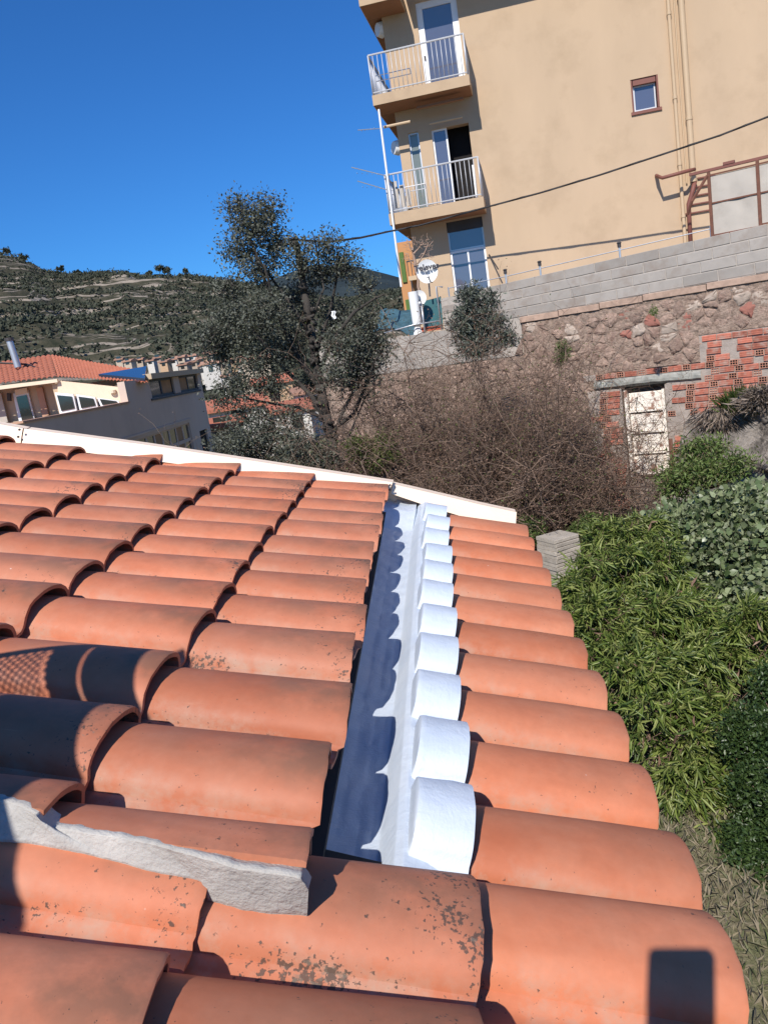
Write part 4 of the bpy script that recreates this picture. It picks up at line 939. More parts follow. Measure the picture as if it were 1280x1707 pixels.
for (p, poly) in cells[:300]:
    R = random.Random(int(p[0] * 1000) + int(p[1] * 77)); d = R.uniform(.004, .042); mm = MB(WM)
    # subdivide outline for a rough edge
    out = []
    for i in range(len(poly)):
        a, b = poly[i], poly[(i+1) % len(poly)]
        for f_ in (.16, .38, .62, .84):
            x_, z_ = a[0]*(1-f_) + b[0]*f_, a[1]*(1-f_) + b[1]*f_; out.append((x_ + mnoise.noise(Vector((x_*11, z_*11, 1))) * .022 + R.uniform(-.003, .003), z_ + mnoise.noise(Vector((x_*11, z_*11, 7))) * .018 + R.uniform(-.003, .003)))
    out = [(x, clipz(x, z)) for x, z in out]
    n = len(out); cx, cz = sum(x for x, _ in out)/n, sum(z for _, z in out)/n; vs = [(x, .05, z) for x, z in out]
    vs += [(cx + (x-cx)*.95, -d*.55 + R.uniform(-.006, .006), cz + (z-cz)*.93) for x, z in out]
    vs += [(cx + (x-cx)*.66 + R.uniform(-.008, .008), -d + R.uniform(-.014, .014), cz + (z-cz)*.62 + R.uniform(-.006, .006)) for x, z in out] + [(cx + R.uniform(-.02, .02), -d + R.uniform(-.012, .012), cz)]
    fs = [(i, (i+1) % n, n + (i+1) % n, n + i) for i in range(n)] + [(n+i, n+(i+1) % n, 2*n+(i+1) % n, 2*n+i) for i in range(n)] + [(2*n+i, 2*n+(i+1) % n, 3*n) for i in range(n)]
    mm.add(vs, fs); mt = 'stone'
    if any(abs(p[0]-q[0]) < .10 and abs(p[1]-q[1]) < .06 for q in redp): mt = 'stone_red'
    elif any(abs(p[0]-q[0]) < .15 and abs(p[1]-q[1]) < .09 for q in pale) or R.random() < .05: mt = 'stone_pale'
    mm.build('stone', M[mt], rw, True, 60)
# ground behind the wall
m = MB(WM); m.box(-2.07, 9.5, .5, 14, -1, .86); m.box(-5.6, -2.07, .5, 14, -1, .05); m.build('terrace_ground', M['cement'], None, kind='structure')
def bedf(u, v):
    x = -5.55 + u * 8.5; z1 = -.47 if x < -.36 else zbot(x) - .12; z = -4 + v * (z1 + 4); P = Vector((x, 0, z)); 
    return (x, -.013 + mnoise.fractal(P * 7, .75, 2.1, 4) * .026, z)
XH = 0
m = MB(WM); m.grid(lambda u, v: bedf(u * .815, v), 220, 110); m.grid(lambda u, v: ((lambda q: (q[0], q[1], -1.0 + (q[2] + 4) * (zbot(q[0]) - .12 + 1.0) / (zbot(q[0]) - .12 + 4)))(bedf(.815 + u * .185, v))), 60, 50); m.build('stone_bedding', M['wallmortar'], rw, True)
m = MB(WM); m.grid(lambda u, v: (lambda x, z: (x, -.013 + mnoise.fractal(Vector((x, 0, z)) * 7, .75, 2.1, 4) * .026, z))(2.95 + u * 4.5, -.53 + v * (zbot(2.95 + u * 4.5) - .12 + .53)), 150, 26); m.build('stone_bedding', M['wallmortar'], rw, True)
# rusty panelled door in the wall
dr = empty('panelled_door', tuple(WM @ Vector((1.9, .1, -3.05))), WY, 'rust stained white door with four panels, walled into the brick of the retaining wall', 'door')
m = MB(WM); U0, U1, Z0, Z1 = 1.535, 2.275, -3.06, -1.42
m.box(U0, U0 + .055, .0, .10, Z0, -1.38); m.box(U1 - .05, U1, .02, .10, Z0, Z1); m.box(U0 + .055, U1 - .05, .06, .10, Z0, Z0 + .05); m.build('door_frame', M['rustdoor'], dr)
ph = (Z1 - Z0) / 4
for i in range(4):
    m = MB(WM); m.bbox(U0 + .065, U1 - .058, .075 + .012 * (i % 2), .12, Z0 + .052 + i * ph * .985, Z0 + (i + 1) * ph * .985 - .002, .012); m.build('door_panel', M['rustdoor'], dr)
    m = MB(WM); m.box(U0 + .058, U1 - .053, .035, .074, Z0 + .035 + i * ph * .985, Z0 + .062 + i * ph * .985); m.build('ledge_rail', M['rustdoor'], dr)
for i in range(4):
    m = MB(WM); m.box(U0 + random.uniform(-.01, .02), U1 + random.uniform(-.02, .02), .03, .09, Z0 - .02 - (i + 1) * .175, Z0 - .03 - i * .175); m.build('lower_board', M['oldwood'], dr)
m = MB(WM); m.box(U1 + .03, U1 + .09, -.06, .0, -3.3, -2.35); m.build('side_post', M['rust'], dr)
# rock outcrop at the right foot of the wall
def rockf(u, v):
    x = 2.62 + u * 5.2 - .25 * (1 - v); zt = -1.98 + .22 * math.sin(u * 6) + .75 * max(0, min(1, (u - .22) * 3)) ; z = zt * v + -3.9 * (1 - v)
    d = -.05 - .75 * (1 - v) - .25 * u + .12 * math.sin(u * 13)
    P = Vector((x, d, z)); q = mnoise.fractal(P * 1.7, .9, 2.1, 5) * .20 + abs(mnoise.noise(P * 3.5)) * -.10
    return (x + q * .3, d + (q - .03 if v < .97 else .25), z + q * .45)
m = MB(WM); m.grid(rockf, 90, 50); m.build('rock_outcrop', M['rock'], None, True, label='rough grey rock and crumbled mortar at the foot of the wall, right of the door', cat='rock')
# fence on top of the wall at the right
fe = empty('screen_fence', tuple(WM @ Vector((3.3, 0, 1.1))), WY, 'steel framed fence with pale grey screen cloth on top of the block wall', 'fence')
fu = [3.27, 4.03, 4.8, 5.6, 6.4, 7.2]
for i, u in enumerate(fu):
    m = MB(WM); m.box(u - .025, u + .025, .06, .11, ztop(u) - .05, 2.17 + .012 * i); m.build('fence_post', M['rust'], fe)
    if i < len(fu) - 1:
        a, b = u + .028, fu[i+1] - .028
        m = MB(WM); m.grid(lambda s, t: (a + s * (b - a), .085 + .012 * math.sin(s * 9 + t * 5) * math.sin(math.pi * s) * math.sin(math.pi * t), ztop(a) + .03 + t * (2.10 - ztop(a) - .03)), 14, 14); m.build('screen_panel', M['screen'], fe, True)
        for z in (2.12, 1.66, 1.13 + .03 * i): m = MB(WM); m.box(a, b, .065, .095, z - .012, z + .012); m.build('fence_rail', M['rust'], fe)
m = MB(WM); m.box(2.95, 7.3, .12, .2, 2.19, 2.235); m.box(3.5, 3.68, .11, .2, 2.236, 2.28); m.build('top_slat', M['brown_frame'], fe)
m = MB(WM); m.tube([(3.25, .07, 2.12), (3.0, -.05, 1.75), (2.9, 0, 1.55)], .028, 6); m.build('fence_brace', M['rust'], fe)
# low wire railing with lantern caps on the block wall
lr = empty('wire_railing', tuple(WM @ Vector((1, .1, 1.0))), WY, 'thin wire railing on short posts along the top of the block wall', 'railing')
pu = [Wp(x, y)[0] for x, y in ((839, 455), (897, 447), (1030, 415))] + [Wp(1183, 385)[0]]
for i, u in enumerate(pu):
    m = MB(WM); m.tube([(u, .1, ztop(u) - .03), (u, .1, ztop(u) + .19)], .02, 8); pp = m.build('short_post', M['steel'], lr, True, 40)
    if i < 3: m = MB(WM); m.tube([(u, .1, ztop(u) + .19), (u, .1, ztop(u) + .26)], .035, 8); m.tube([(u, .1, ztop(u) + .262), (u, .1, ztop(u) + .285)], .05, 8, .03); m.build('lantern_cap', M['dkmetal'], pp, True, 40)
m = MB(WM); m.tube([(-1.9, .1, 1.10)] + [(u, .1, ztop(u) + .14) for u in pu], .009, 5); m.build('wire', M['steel'], lr)
m = MB(WM); m.tube([(-1.9, .1, ztop(-1.9)), (-1.9, .1, 1.12)], .015, 6); m.build('short_post', M['steel'], lr)

# corner with dishes, parasol, tarp
def CP(px, py, D): return atD(px, py, D)
dish_c = CP(712, 452, 18.9)
def dish(c, r, label, text=None, face=None, name='satellite_dish'):
    fdir = (Vector((0, 0, 0)) - c).normalized() if face is None else Vector(face).normalized(); fdir = (fdir + Vector((-.12, -.2, .12))).normalized()
    q = fdir.to_track_quat('Z', 'Y'); base_ = c - Vector((0, -.12, .55)); t = empty(name, base_, 0, label, 'satellite dish')
    Mx = Matrix.Translation(c) @ q.to_matrix().to_4x4(); mm = MB(Mx); vs = []; n = 28
    for k in range(6):
        rr_ = r * k / 5; vs += [(rr_ * math.cos(2*math.pi*i/n) * .93, rr_ * math.sin(2*math.pi*i/n), .28 * rr_ * rr_ / r - .06) for i in range(n)]
    mm.add(vs, [(k*n+i, k*n+(i+1) % n, (k+1)*n+(i+1) % n, (k+1)*n+i) for k in range(5) for i in range(n)])
    mm.add([(v[0], v[1], v[2] - .012) for v in vs], [(k*n+i, k*n+(i+1) % n, (k+1)*n+(i+1) % n, (k+1)*n+i) for k in range(5) for i in range(n)])
    mm.build('reflector', M['hub_white'], t, True, 50)
    mm = MB(Mx); mm.tube([(0.01, -r*.3, .0), (0.04, -r * .9, .02), (.10, -r * 1.05, .2)], .012, 6); mm.tube([(-.02, -.02, .02), (.02, -.15, .3)], .008, 6); mm.build('feed_arm', M['dkmetal'], t, True)
    mm = MB(Mx); mm.tube([(.02, -.15, .28), (.02, -.15, .36)], .03, 8); mm.build('feed_horn', M['hub_white'], t, True)
    mm = MB(); mm.tube([c - fdir * .08, c - fdir * .16 - Vector((0, 0, .05)), base_ + Vector((0, 0, .0))], .02, 7); mm.build('mount_pole', M['steel'], t, True)
    if text:
        cu = bpy.data.curves.new('lettering', 'FONT'); cu.body = text; cu.size = r * .70; cu.align_x = 'CENTER'; cu.extrude = .003; cu.offset = .006; cu.resolution_u = 3
        tmp = bpy.data.objects.new('tmp', cu); COL.objects.link(tmp); dg = bpy.context.evaluated_depsgraph_get(); me = bpy.data.meshes.new_from_object(tmp.evaluated_get(dg)); bpy.data.objects.remove(tmp)
        me.materials.clear(); me.materials.append(M['text']); 
        up = Vector((0, 0, 1)); zax = fdir; xax = up.cross(zax).normalized(); yax = zax.cross(xax); cpos = c + fdir * .05 + yax * r * .12
        Mt = Matrix(((xax.x, yax.x, zax.x, cpos.x), (xax.y, yax.y, zax.y, cpos.y), (xax.z, yax.z, zax.z, cpos.z), (0, 0, 0, 1))); inst('lettering', me, t, Mt)
dish(dish_c, .262, 'white satellite dish with dark lettering in front of the apartment block corner', 'Televes')
dish(CP(699, 496, 18.8), .17, 'smaller plain white satellite dish beside the folded parasol')
pz = CP(697, 552, 18.7); t = empty('folded_parasol', pz, 0, 'folded white parasol standing behind the low block wall next to the small dish', 'parasol')
tp = CP(688, 486, 18.7); m = MB()
m.tube([pz.lerp(tp, v) for v in (.14, .16, .3, .6, .85, .97, 1.0)], .10, 10, .12); o = m.build('canopy', M['hub_white'], t, True, 40)
m = MB(); m.tube([pz - Vector((0,0,.1)), pz.lerp(tp, .16)], .13, 10, .06); m.build('canopy_skirt', M['hub_white'], t, True, 40); m = MB(); m.tube([pz.lerp(tp, .150), pz.lerp(tp, .165)], .108, 10); m.build('tie_strap', M['dkmetal'], t)
m = MB(); m.tube([pz - Vector((0,0,.2)), tp + Vector((0, 0, .25))], .018, 6); m.build('pole', M['dkmetal'], t)
# tarp
ta, tb_ = CP(628, 545, 19.3), CP(692, 520, 19.3)
def tarpf(u, v):
    a = CP(622 + 74 * u, 556 - 5*u, 18.9); b = CP(634 + 60 * u, 520 - 9 * u, 20.6); P = a.lerp(b, v); P.z += mnoise.fractal(P * 2.2, 1, 2, 4) * .10 + .06 * math.sin(v * 14 + u * 4); return P
m = MB(); m.grid(tarpf, 50, 30); m.build('crumpled_tarp', M['tarp'], None, True, label='crumpled dark teal tarpaulin spread behind the low block wall', cat='tarpaulin')
m = MB(); m.prism([CP(*p, 19.2) for p in ((704,502),(735,494),(739,549),(709,551))], (0, .03, 0)); m.build('teal_board', M['teal'], None, label='plain teal board standing upright behind the white pipe frame', cat='board')
m = MB(); m.prism([CP(*p, 18.65) for p in ((702,546),(738,541),(738,548),(703,553))], (0, .12, 0)); m.build('clay_trough', M['clay'], None, label='red clay planting trough at the foot of the teal board', cat='planter')
m = MB(); m.tube([CP(738,478,18.5), CP(727,477,18.5), CP(736,548,18.5)], .02, 6); m.tube([CP(640,555,18.55), CP(690,541,18.52), CP(735,534,18.5)], .016, 6); m.tube([CP(702,505,18.5), CP(709,560,18.5)], .02, 6); m.build('pipe_railing', M['steel'], None, True, label='thin galvanised pipe railing around the terrace corner', cat='railing')

# overhead cable
cp = [(480, 398, 15.0), (545, 403, 16.5), (600, 396, 18.0), (650, 385, 20.2), (700, 375, 19.5), (810, 345, 17.0), (900, 321, 14.8), (1000, 291, 12.8), (1100, 258, 11.2), (1200, 225, 10), (1285, 192, 9.2), (1400, 145, 8.4), (1700, 0, 7)]
P = [CP(*c) for c in cp[:3]] + [Vector(hit(x, y, np.array(F0) - np.array([math.sin(-FY), math.cos(-FY), 0]) * d, np.array([math.sin(-FY), math.cos(-FY), 0]))) for x, y, d in ((650,385,1.05),(700,375,1.1),(810,345,1.25),(900,321,1.4),(1000,291,1.6),(1100,258,1.8),(1200,225,2.0),(1285,192,2.2),(1400,145,2.5),(1700,0,3.2))]; sm = []
for i in range(len(P) - 1):
    for q in range(6): sm.append(P[i].lerp(P[i+1], q / 6))
m = MB(); m.tube(sm, .022, 6); n_ = len(sm); m.tube([p + Vector((.0, -.01, .0)) + Vector((0, .018 * math.sin(i * 1.1), .018 * math.cos(i * 1.1))) for i, p in enumerate(sm)], .010, 5)
m.build('overhead_cable', M['cable'], None, True, label='twisted black overhead cable sagging across the blue sky and the tan wall', cat='cable')

# stacked slab stones in the garden
sp = CP(928, 886, 11.0); sz = gz(sp.x, sp.y) + .28; NS = int((sp.z - sz + .30) / .056)
t = empty('stone_stack', (sp.x, sp.y, sz - .3), rad(25), 'stack of pale flat stone slabs in the garden beyond the roof edge', 'stone stack')
SMx = frame_M((sp.x, sp.y, sz - .3), rad(25))
for i in range(NS):
    mm = MB(SMx @ Matrix.Rotation(random.uniform(-.05, .05), 4, 'Z')); a = .185 + random.uniform(-.012, .012); mm.bbox(-a * 1.12, a * 1.12, -.21 + random.uniform(-.012, .012), .21, i * .056, i * .056 + .051, .006); mm.build('stone_slab', M['limestone'], t)

# ================================================================= PLANTS
def walk_twigs(base, n, length, spread, r0, sub=5, sub2=3, seed=0, up=.9, curl=.35, seg=7, squash=1.0):
    R = np.random.default_rng(seed); T = []
    def w(p, d, L, r, k, lvl):
        pts = [p.copy()]; st = L / k
        for _ in range(k):
            d = d + R.normal(size=3) * curl * (1 if lvl else .55); d = d / np.linalg.norm(d); p = p + d * st; pts.append(p.copy())
        T.append((pts, r, r * .35))
        if lvl < 2:
            for _ in range(sub if lvl == 0 else sub2):
                q = R.integers(max(1, k // 4), k + 1); dd_ = d * .4 + R.normal(size=3) * .8; dd_ /= np.linalg.norm(dd_); w(pts[q], dd_, L * R.uniform(.25, .5), r * .5, max(3, k - 2), lvl + 1)
    for i in range(n):
        a = R.uniform(0, 2 * math.pi); s = R.random() ** .5 * spread; p0 = np.array(base) + np.array([math.cos(a) * s * .6, math.sin(a) * s * .5 * squash, 0]); d = np.array([math.cos(a) * s / spread * .9, math.sin(a) * s / spread * .9 * squash, up * R.uniform(.6, 1.3)]); d /= np.linalg.norm(d)
        w(p0, d, length * R.uniform(.6, 1.15), r0 * R.uniform(.6, 1.3), seg, 0)
    return T
def twig_mesh(name, T, mat, parent=None, nside=3, **kw):
    V = []; F = []; off = 0
    for pts, r0, r1 in T:
        P = np.array(pts); n = len(P); d = np.gradient(P, axis=0); d /= (np.linalg.norm(d, axis=1, keepdims=True) + 1e-9); a = np.cross(d, np.array([.3, .5, .81])); a /= (np.linalg.norm(a, axis=1, keepdims=True) + 1e-9); b = np.cross(d, a)
        rr_ = np.linspace(r0, r1, n)[:, None]; ring = [P + (a * math.cos(2*math.pi*k/nside) + b * math.sin(2*math.pi*k/nside)) * rr_ for k in range(nside)]; V.append(np.stack(ring, 1).reshape(-1, 3))
        for i in range(n - 1):
            for k in range(nside): k2 = (k+1) % nside; F.append((off+i*nside+k, off+i*nside+k2, off+(i+1)*nside+k2, off+(i+1)*nside+k))
        off += n * nside
    V = np.concatenate(V)
    if parent is not None: inv = np.array(PMof(parent).inverted()); V = V @ inv[:3, :3].T + inv[:3, 3]
    me = bpy.data.meshes.new(name); F = np.array(F, dtype=np.int32); me.vertices.add(len(V)); me.vertices.foreach_set('co', V.astype(np.float32).ravel()); me.loops.add(F.size); me.loops.foreach_set('vertex_index', F.ravel()); me.polygons.add(len(F)); me.polygons.foreach_set('loop_start', np.arange(0, F.size, 4, dtype=np.int32)); me.update(calc_edges=True); me.materials.append(mat)
    o = bpy.data.objects.new(name, me); COL.objects.link(o)
    if parent is not None: o.parent = parent; PM[o.name] = PM[parent.name]
    return tag(o, **kw)

# --- the oak in the middle
TD = 13.0
tb = CP(556, 800, TD); tb.z = gz(tb.x, tb.y)
oak = empty('oak_tree', tb, 0, 'tall dark evergreen oak with a lopped top, left of the stone wall', 'tree')
def tp_(x, y, D=TD): return CP(x, y, D)
m = MB(); b_ = tb.copy(); TR = .10
trunk = [b_, tp_(556,760), tp_(552,730), tp_(543,690), tp_(533,640), tp_(525,590), tp_(517,540), tp_(508,490), tp_(500,440), tp_(492,398)]
for i in range(len(trunk)-1): m.tube([trunk[i], trunk[i+1]], TR - .006*i, 10, TR - .006*(i+1))
m.tube([trunk[-1], trunk[-1] + Vector((0,0,.03))], .062, 8, .04)
for i in range(26):
    k_ = random.uniform(1, 8.8); p = trunk[int(k_)].lerp(trunk[int(k_)+1], k_ % 1); m.tube([p + Vector((random.uniform(-.1,.1), -.08, 0)), p + Vector((random.uniform(-.15,.15), -.14, .06))], .045, 5, .02)
m.build('trunk', M['bark'], oak, True)
limbs = [((545,705),(520,660),(470,610),(430,560),(400,520),.07),((535,650),(500,600),(470,540),(456,500),(440,440),.075),((456,500),(430,440),(415,390),(400,345),(395,330),.04),((530,620),(560,560),(590,520),(620,500),(640,490),.06),((548,720),(590,690),(610,640),(625,600),(640,580),.06),
    ((556,745),(500,730),(450,735),(410,740),(370,750),.05),((552,735),(570,690),(590,650),(600,600),(605,560),.05),((525,590),(550,520),(560,470),(565,430),(560,410),.045),((520,560),(480,500),(450,460),(430,430),(420,400),.04),((545,700),(500,680),(440,670),(390,660),(360,640),.045),((517,540),(540,480),(530,430),(525,400),(520,385),.03),((553,740),(580,730),(610,660),(630,640),(645,620),.03)]
for L_ in limbs:
    pp = [tp_(x, y, TD + random.uniform(-.9, .9) * (i / 4)) for i, (x, y) in enumerate(L_[:5])]; m = MB(); m.tube(pp, L_[5] * .68, 7, L_[5] * .2); m.build('limb', M['bark'], oak, True)
def pc(x, y, rx, ry, D=TD, rd=None): c = tp_(x, y, D); k = D / FPX; return (c, (rx * k, (rd or min(rx, ry)) * k, ry * k))
crown_cl = [pc(420,372,42,36,12.8),pc(395,345,22,22),pc(445,350,26,26),pc(400,415,38,28,13.3),pc(460,405,34,34),pc(430,450,42,28),pc(382,480,28,20),pc(500,430,24,32,12.8),pc(545,410,34,24),pc(575,440,34,26),pc(535,455,40,24,13.4),pc(610,470,22,20),
    pc(390,530,50,36),pc(440,520,48,40,12.6),pc(370,580,42,36,13.4),pc(430,590,50,40),pc(350,560,22,24),pc(480,570,44,44,13.6),pc(400,640,38,30),pc(455,640,34,26),pc(372,660,26,22),pc(500,500,30,34,13.8),
    pc(600,540,44,32),pc(575,580,46,44,12.7),pc(615,595,36,38),pc(560,530,24,26,13.8),pc(590,635,38,26),pc(630,570,24,26,13.3),pc(560,625,22,26,12.6),pc(405,690,26,18),pc(520,640,22,34,13.6),
    pc(400,735,44,34,12.6),pc(450,725,44,36),pc(495,745,40,36,12.5),pc(370,745,22,22),pc(430,760,56,26),pc(540,765,34,26,12.6),pc(480,690,26,18),pc(440,690,20,14)]
dense = crown_cl
C, Nn_ = clumps(dense, 2500, 19, .10, .12)
leaf_mesh('crown', C, rng.normal(size=C.shape) + Nn_ * .6, .050, M['oak'], .5, .3, parent=oak)
T = []
for c, r in crown_cl:
    for _ in range(16):
        d = ball(1)[0]; p1 = np.array(c) + d * np.array(r) * .95; p0 = np.array(c) + rng.normal(size=3) * .08 - np.array([0, 0, r[2] * .5]); mid = (p0 + p1) / 2 + rng.normal(size=3) * .05; T.append(([p0, mid, p1], .010, .003))
twig_mesh('twigs', T, M['bark'], oak, kind='stuff')
# white rag caught in the oak
p = tp_(555, 518, 12.6); m = MB(); m.grid(lambda u, v: p + Vector(((u-.5)*.06 + .01*math.sin(v*9), .02*math.sin(u*8+v*5), -v*.12)), 6, 8); m.build('white_rag', M['hub_white'], None, True, label='small white rag caught in the oak branches', cat='rag')

vb = atD(697, 500, 19.6); T = []
def vtw(a, b, r, n=4): 
    A_, B_ = np.array(atD(a[0], a[1], 19.7)), np.array(atD(b[0], b[1], 19.7)); T.append(([A_ * (1-f) + B_ * f + rng.normal(size=3) * .02 for f in np.linspace(0, 1, n+1)], r, r * .5))
for a, b, r in (((702,500),(694,455),.05),((694,455),(688,418),.045),((688,418),(676,398),.02),((690,425),(704,402),.02),((688,415),(690,396),.02),((696,440),(716,405),.02),((704,425),(722,400),.014),((692,445),(676,420),.014),((698,430),(712,418),.014)):
    vtw(a, b, r)
for _ in range(60):
    x, y = rng.uniform(670, 722), rng.uniform(396, 440); vtw((x, y), (x + rng.normal() * 7, y - rng.uniform(2, 9)), .006, 2)
t = empty('bare_vine', vb, 0, 'leafless climbing vine with pale trunk beside the apartment block corner above the dishes', 'vine'); twig_mesh('stems', T, M['coping'], t, 5)
# --- bare brown bushes before the wall
def base_at(x, y, D): p = CP(x, y, D); p.z = gz(p.x, p.y); return p
for (x, D, n, L_, sprd, sd, mt, lab) in ((785, 13.2, 200, 3.6, 1.25, 3, 'twig', 'largest bare brown thorn bush, in the middle before the stone wall'),(862, 12.8, 170, 2.5, .66, 4, 'twig', 'dense leafless bush directly left of the rust stained door'),(700, 13.4, 120, 3.0, 1.4, 5, 'twig', 'bare brown bush between the oak and the largest thorn bush'),(610, 13.0, 60, 1.9, .9, 8, 'twig', 'low brown bush at the right foot of the oak')):
    b0 = base_at(x, 860, D); t = empty('bare_bush', b0, 0, lab, 'bush')
    T = walk_twigs(b0, n, L_, sprd, .014, sub=9, sub2=8, seed=sd, squash=.5, curl=.44); th = [q for q in T if q[1] > .006]; tn = [q for q in T if q[1] <= .006]
    twig_mesh('stems', th, M['twig'], t, 4, kind='stuff'); twig_mesh('twigs', tn, M[mt], t, kind='stuff')
    ends = np.array([q[0][-1] for q in T] + [q[0][len(q[0])//2] for q in T]); ends = np.repeat(ends, 2, 0) + rng.normal(size=(len(ends)*2, 3)) * .05; leaf_mesh('withered_leaves', ends[rng.random(len(ends)) < .55], rng.normal(size=(int((rng.random(1)*0).sum()) + 1, 3)).repeat(1, 0) if False else rng.normal(size=(1, 3)) + np.zeros((1, 3)), .03, M['deadleaf'], parent=t) if False else None
    C2 = ends[rng.random(len(ends)) < .6]; leaf_mesh('withered_leaves', C2, rng.normal(size=C2.shape), .030, M['deadleaf'], .5, .3, parent=t); C3 = ends[rng.random(len(ends)) < .10] + rng.normal(size=3) * .01; leaf_mesh('green_leaves', C3, rng.normal(size=C3.shape), .034, M['lime'], .5, .3, parent=t)
b0 = base_at(940, 780, 13.6); b0.z = -2.9; T = walk_twigs(b0, 26, 1.1, .5, .012, 6, 4, seed=21, curl=.45, squash=.4); t = empty('red_stemmed_shrub', b0, 0, 'shrub with reddish stems against the brick left of the door', 'shrub'); twig_mesh('stems', T, M['twigred'], t)
# generic leafy shrub
def shrub(name, label, cl, nsub, per, sub_r, size, mat, wd_=.5, bias=(0, 0, 0), outw=.6, stems=8, shell=.35, cat='shrub', fold=.3, group=None, stemr=.012, inner=None, part='foliage', stemmat='twig', six=False, jit=.35):
    b0 = min((Vector((c[0], c[1], c[2] - r[2])) for c, r in cl), key=lambda q: q.z); g = min(gz(b0.x, b0.y), b0.z) if name != 'wall_plant' else b0.z
    t = empty(name, (b0.x, b0.y, g if b0.z - g < 2.5 else b0.z), 0, label, cat, group)
    C, Nn_ = clumps(cl, nsub, per, sub_r, shell); leaf_mesh(part, C, rng.normal(size=C.shape) + Nn_ * outw + np.array(bias), size, mat, wd_, fold, jit, parent=t, six=six)
    T = []
    for c, r in cl:
        for _ in range(stems):
            d = ball(1)[0]; p1 = np.array(c) + d * np.array(r) * .9; p0 = np.array([b0.x * .5 + c[0] * .5, b0.y * .5 + c[1] * .5, (b0.z + c[2]) / 2 - .1]); T.append(([p0, (p0 + p1)/2 + rng.normal(size=3) * .05, p1], stemr, stemr * .3))
    if stems: twig_mesh('stems', T, M[stemmat], t, kind='stuff')
    return t
def pD(x, y, rx, ry, D, rd=None): c = CP(x, y, D); k = D / FPX; return (c, (rx*k, (rd or min(rx, ry))*k, ry*k))
shrub('grey_shrub', 'grey green leafy shrub growing in front of the concrete blocks', [pD(785,500,22,26,14.2),pD(772,540,22,28,14.2),pD(800,540,24,28,14.2),pD(818,500,9,22,14.2),pD(828,540,16,18,14.2),pD(795,575,38,20,14.1),pD(845,565,16,14,14.2)], 330, 22, .06, .075, M['olive'], .3, (0, 0, .5), stems=10)
shrub('yellow_green_bush', 'small yellow green bush at the right foot of the oak', [pD(600,745,22,18,12.4),pD(640,750,24,28,12.4),pD(625,770,26,14,12.4)], 150, 22, .06, .05, M['lime'], .4, stems=4)
shrub('wall_plant', 'dark green plant rooted in the stone wall above the bare bush', [pD(938,585,13,17,14.3),pD(934,600,8,9,14.3)], 60, 22, .03, .035, M['weed'], .5, stems=3)
shrub('wall_plant', 'tiny green plant hanging below the coping of the stone wall', [pD(1089,519,5,9,14.55)], 14, 18, .022, .03, M['weed'], .5, stems=1)
# dry tuft and green grass tuft on the rock
def blades(name, label, px, py, D, n, L_, spr, mat, cat='grass tuft', down=0.0, group=None):
    p = CP(px, py, D); T = []
    off = rng.normal(size=(n, 3)) * np.array([spr, spr * .5, spr * .5]); C = np.array(p)[None] + off; d = rng.normal(size=(n, 3)) * .28 + off / spr * np.array([.45, .2, 0]) + np.array([0, -.4, 1 - down * 1.25]); t = empty(name, p, 0, label, cat, group)
    leaf_mesh('blades', C, d, L_, mat, .03, .2, .5, parent=t)
blades('dry_tuft', 'brown dry grass tuft hanging on the rock right of the brick wall', 1205, 690, 13.0, 6000, .17, .13, M['drystraw'], down=1.4)
blades('green_tuft', 'fresh green grass tuft above the dry tuft on the rock', 1238, 680, 13.05, 1800, .22, .10, M['weed'])
blades('dry_tuft', 'brown dry grass tuft at the right edge above the rock', 1275, 665, 12.6, 4000, .16, .12, M['drystraw'], down=.8)
shrub('weed_patch', 'low green weeds climbing the rock right of the door', [pD(1160,760,36,26,12.3),pD(1185,745,26,14,12.4),pD(1130,800,30,30,12.0),pD(1180,790,40,24,11.8),pD(1225,775,30,20,11.8)], 420, 13, .085, .075, M['weed'], .32, stems=9, shell=.2)
shrub('weed_patch', 'low green weeds below the door and behind the ivy', [pD(1070,885,60,10,13.0),pD(1010,885,40,12,12.6),pD(1130,860,34,16,12.6)], 300, 16, .06, .06, M['weed'], .4, stems=3)
shrub('weed_patch', 'green weeds between the roof corner and the stone stack', [pD(880,885,26,24,11.6),pD(965,885,22,14,11.6),pD(985,870,14,16,12)], 260, 16, .05, .05, M['weed'], .4, stems=3)
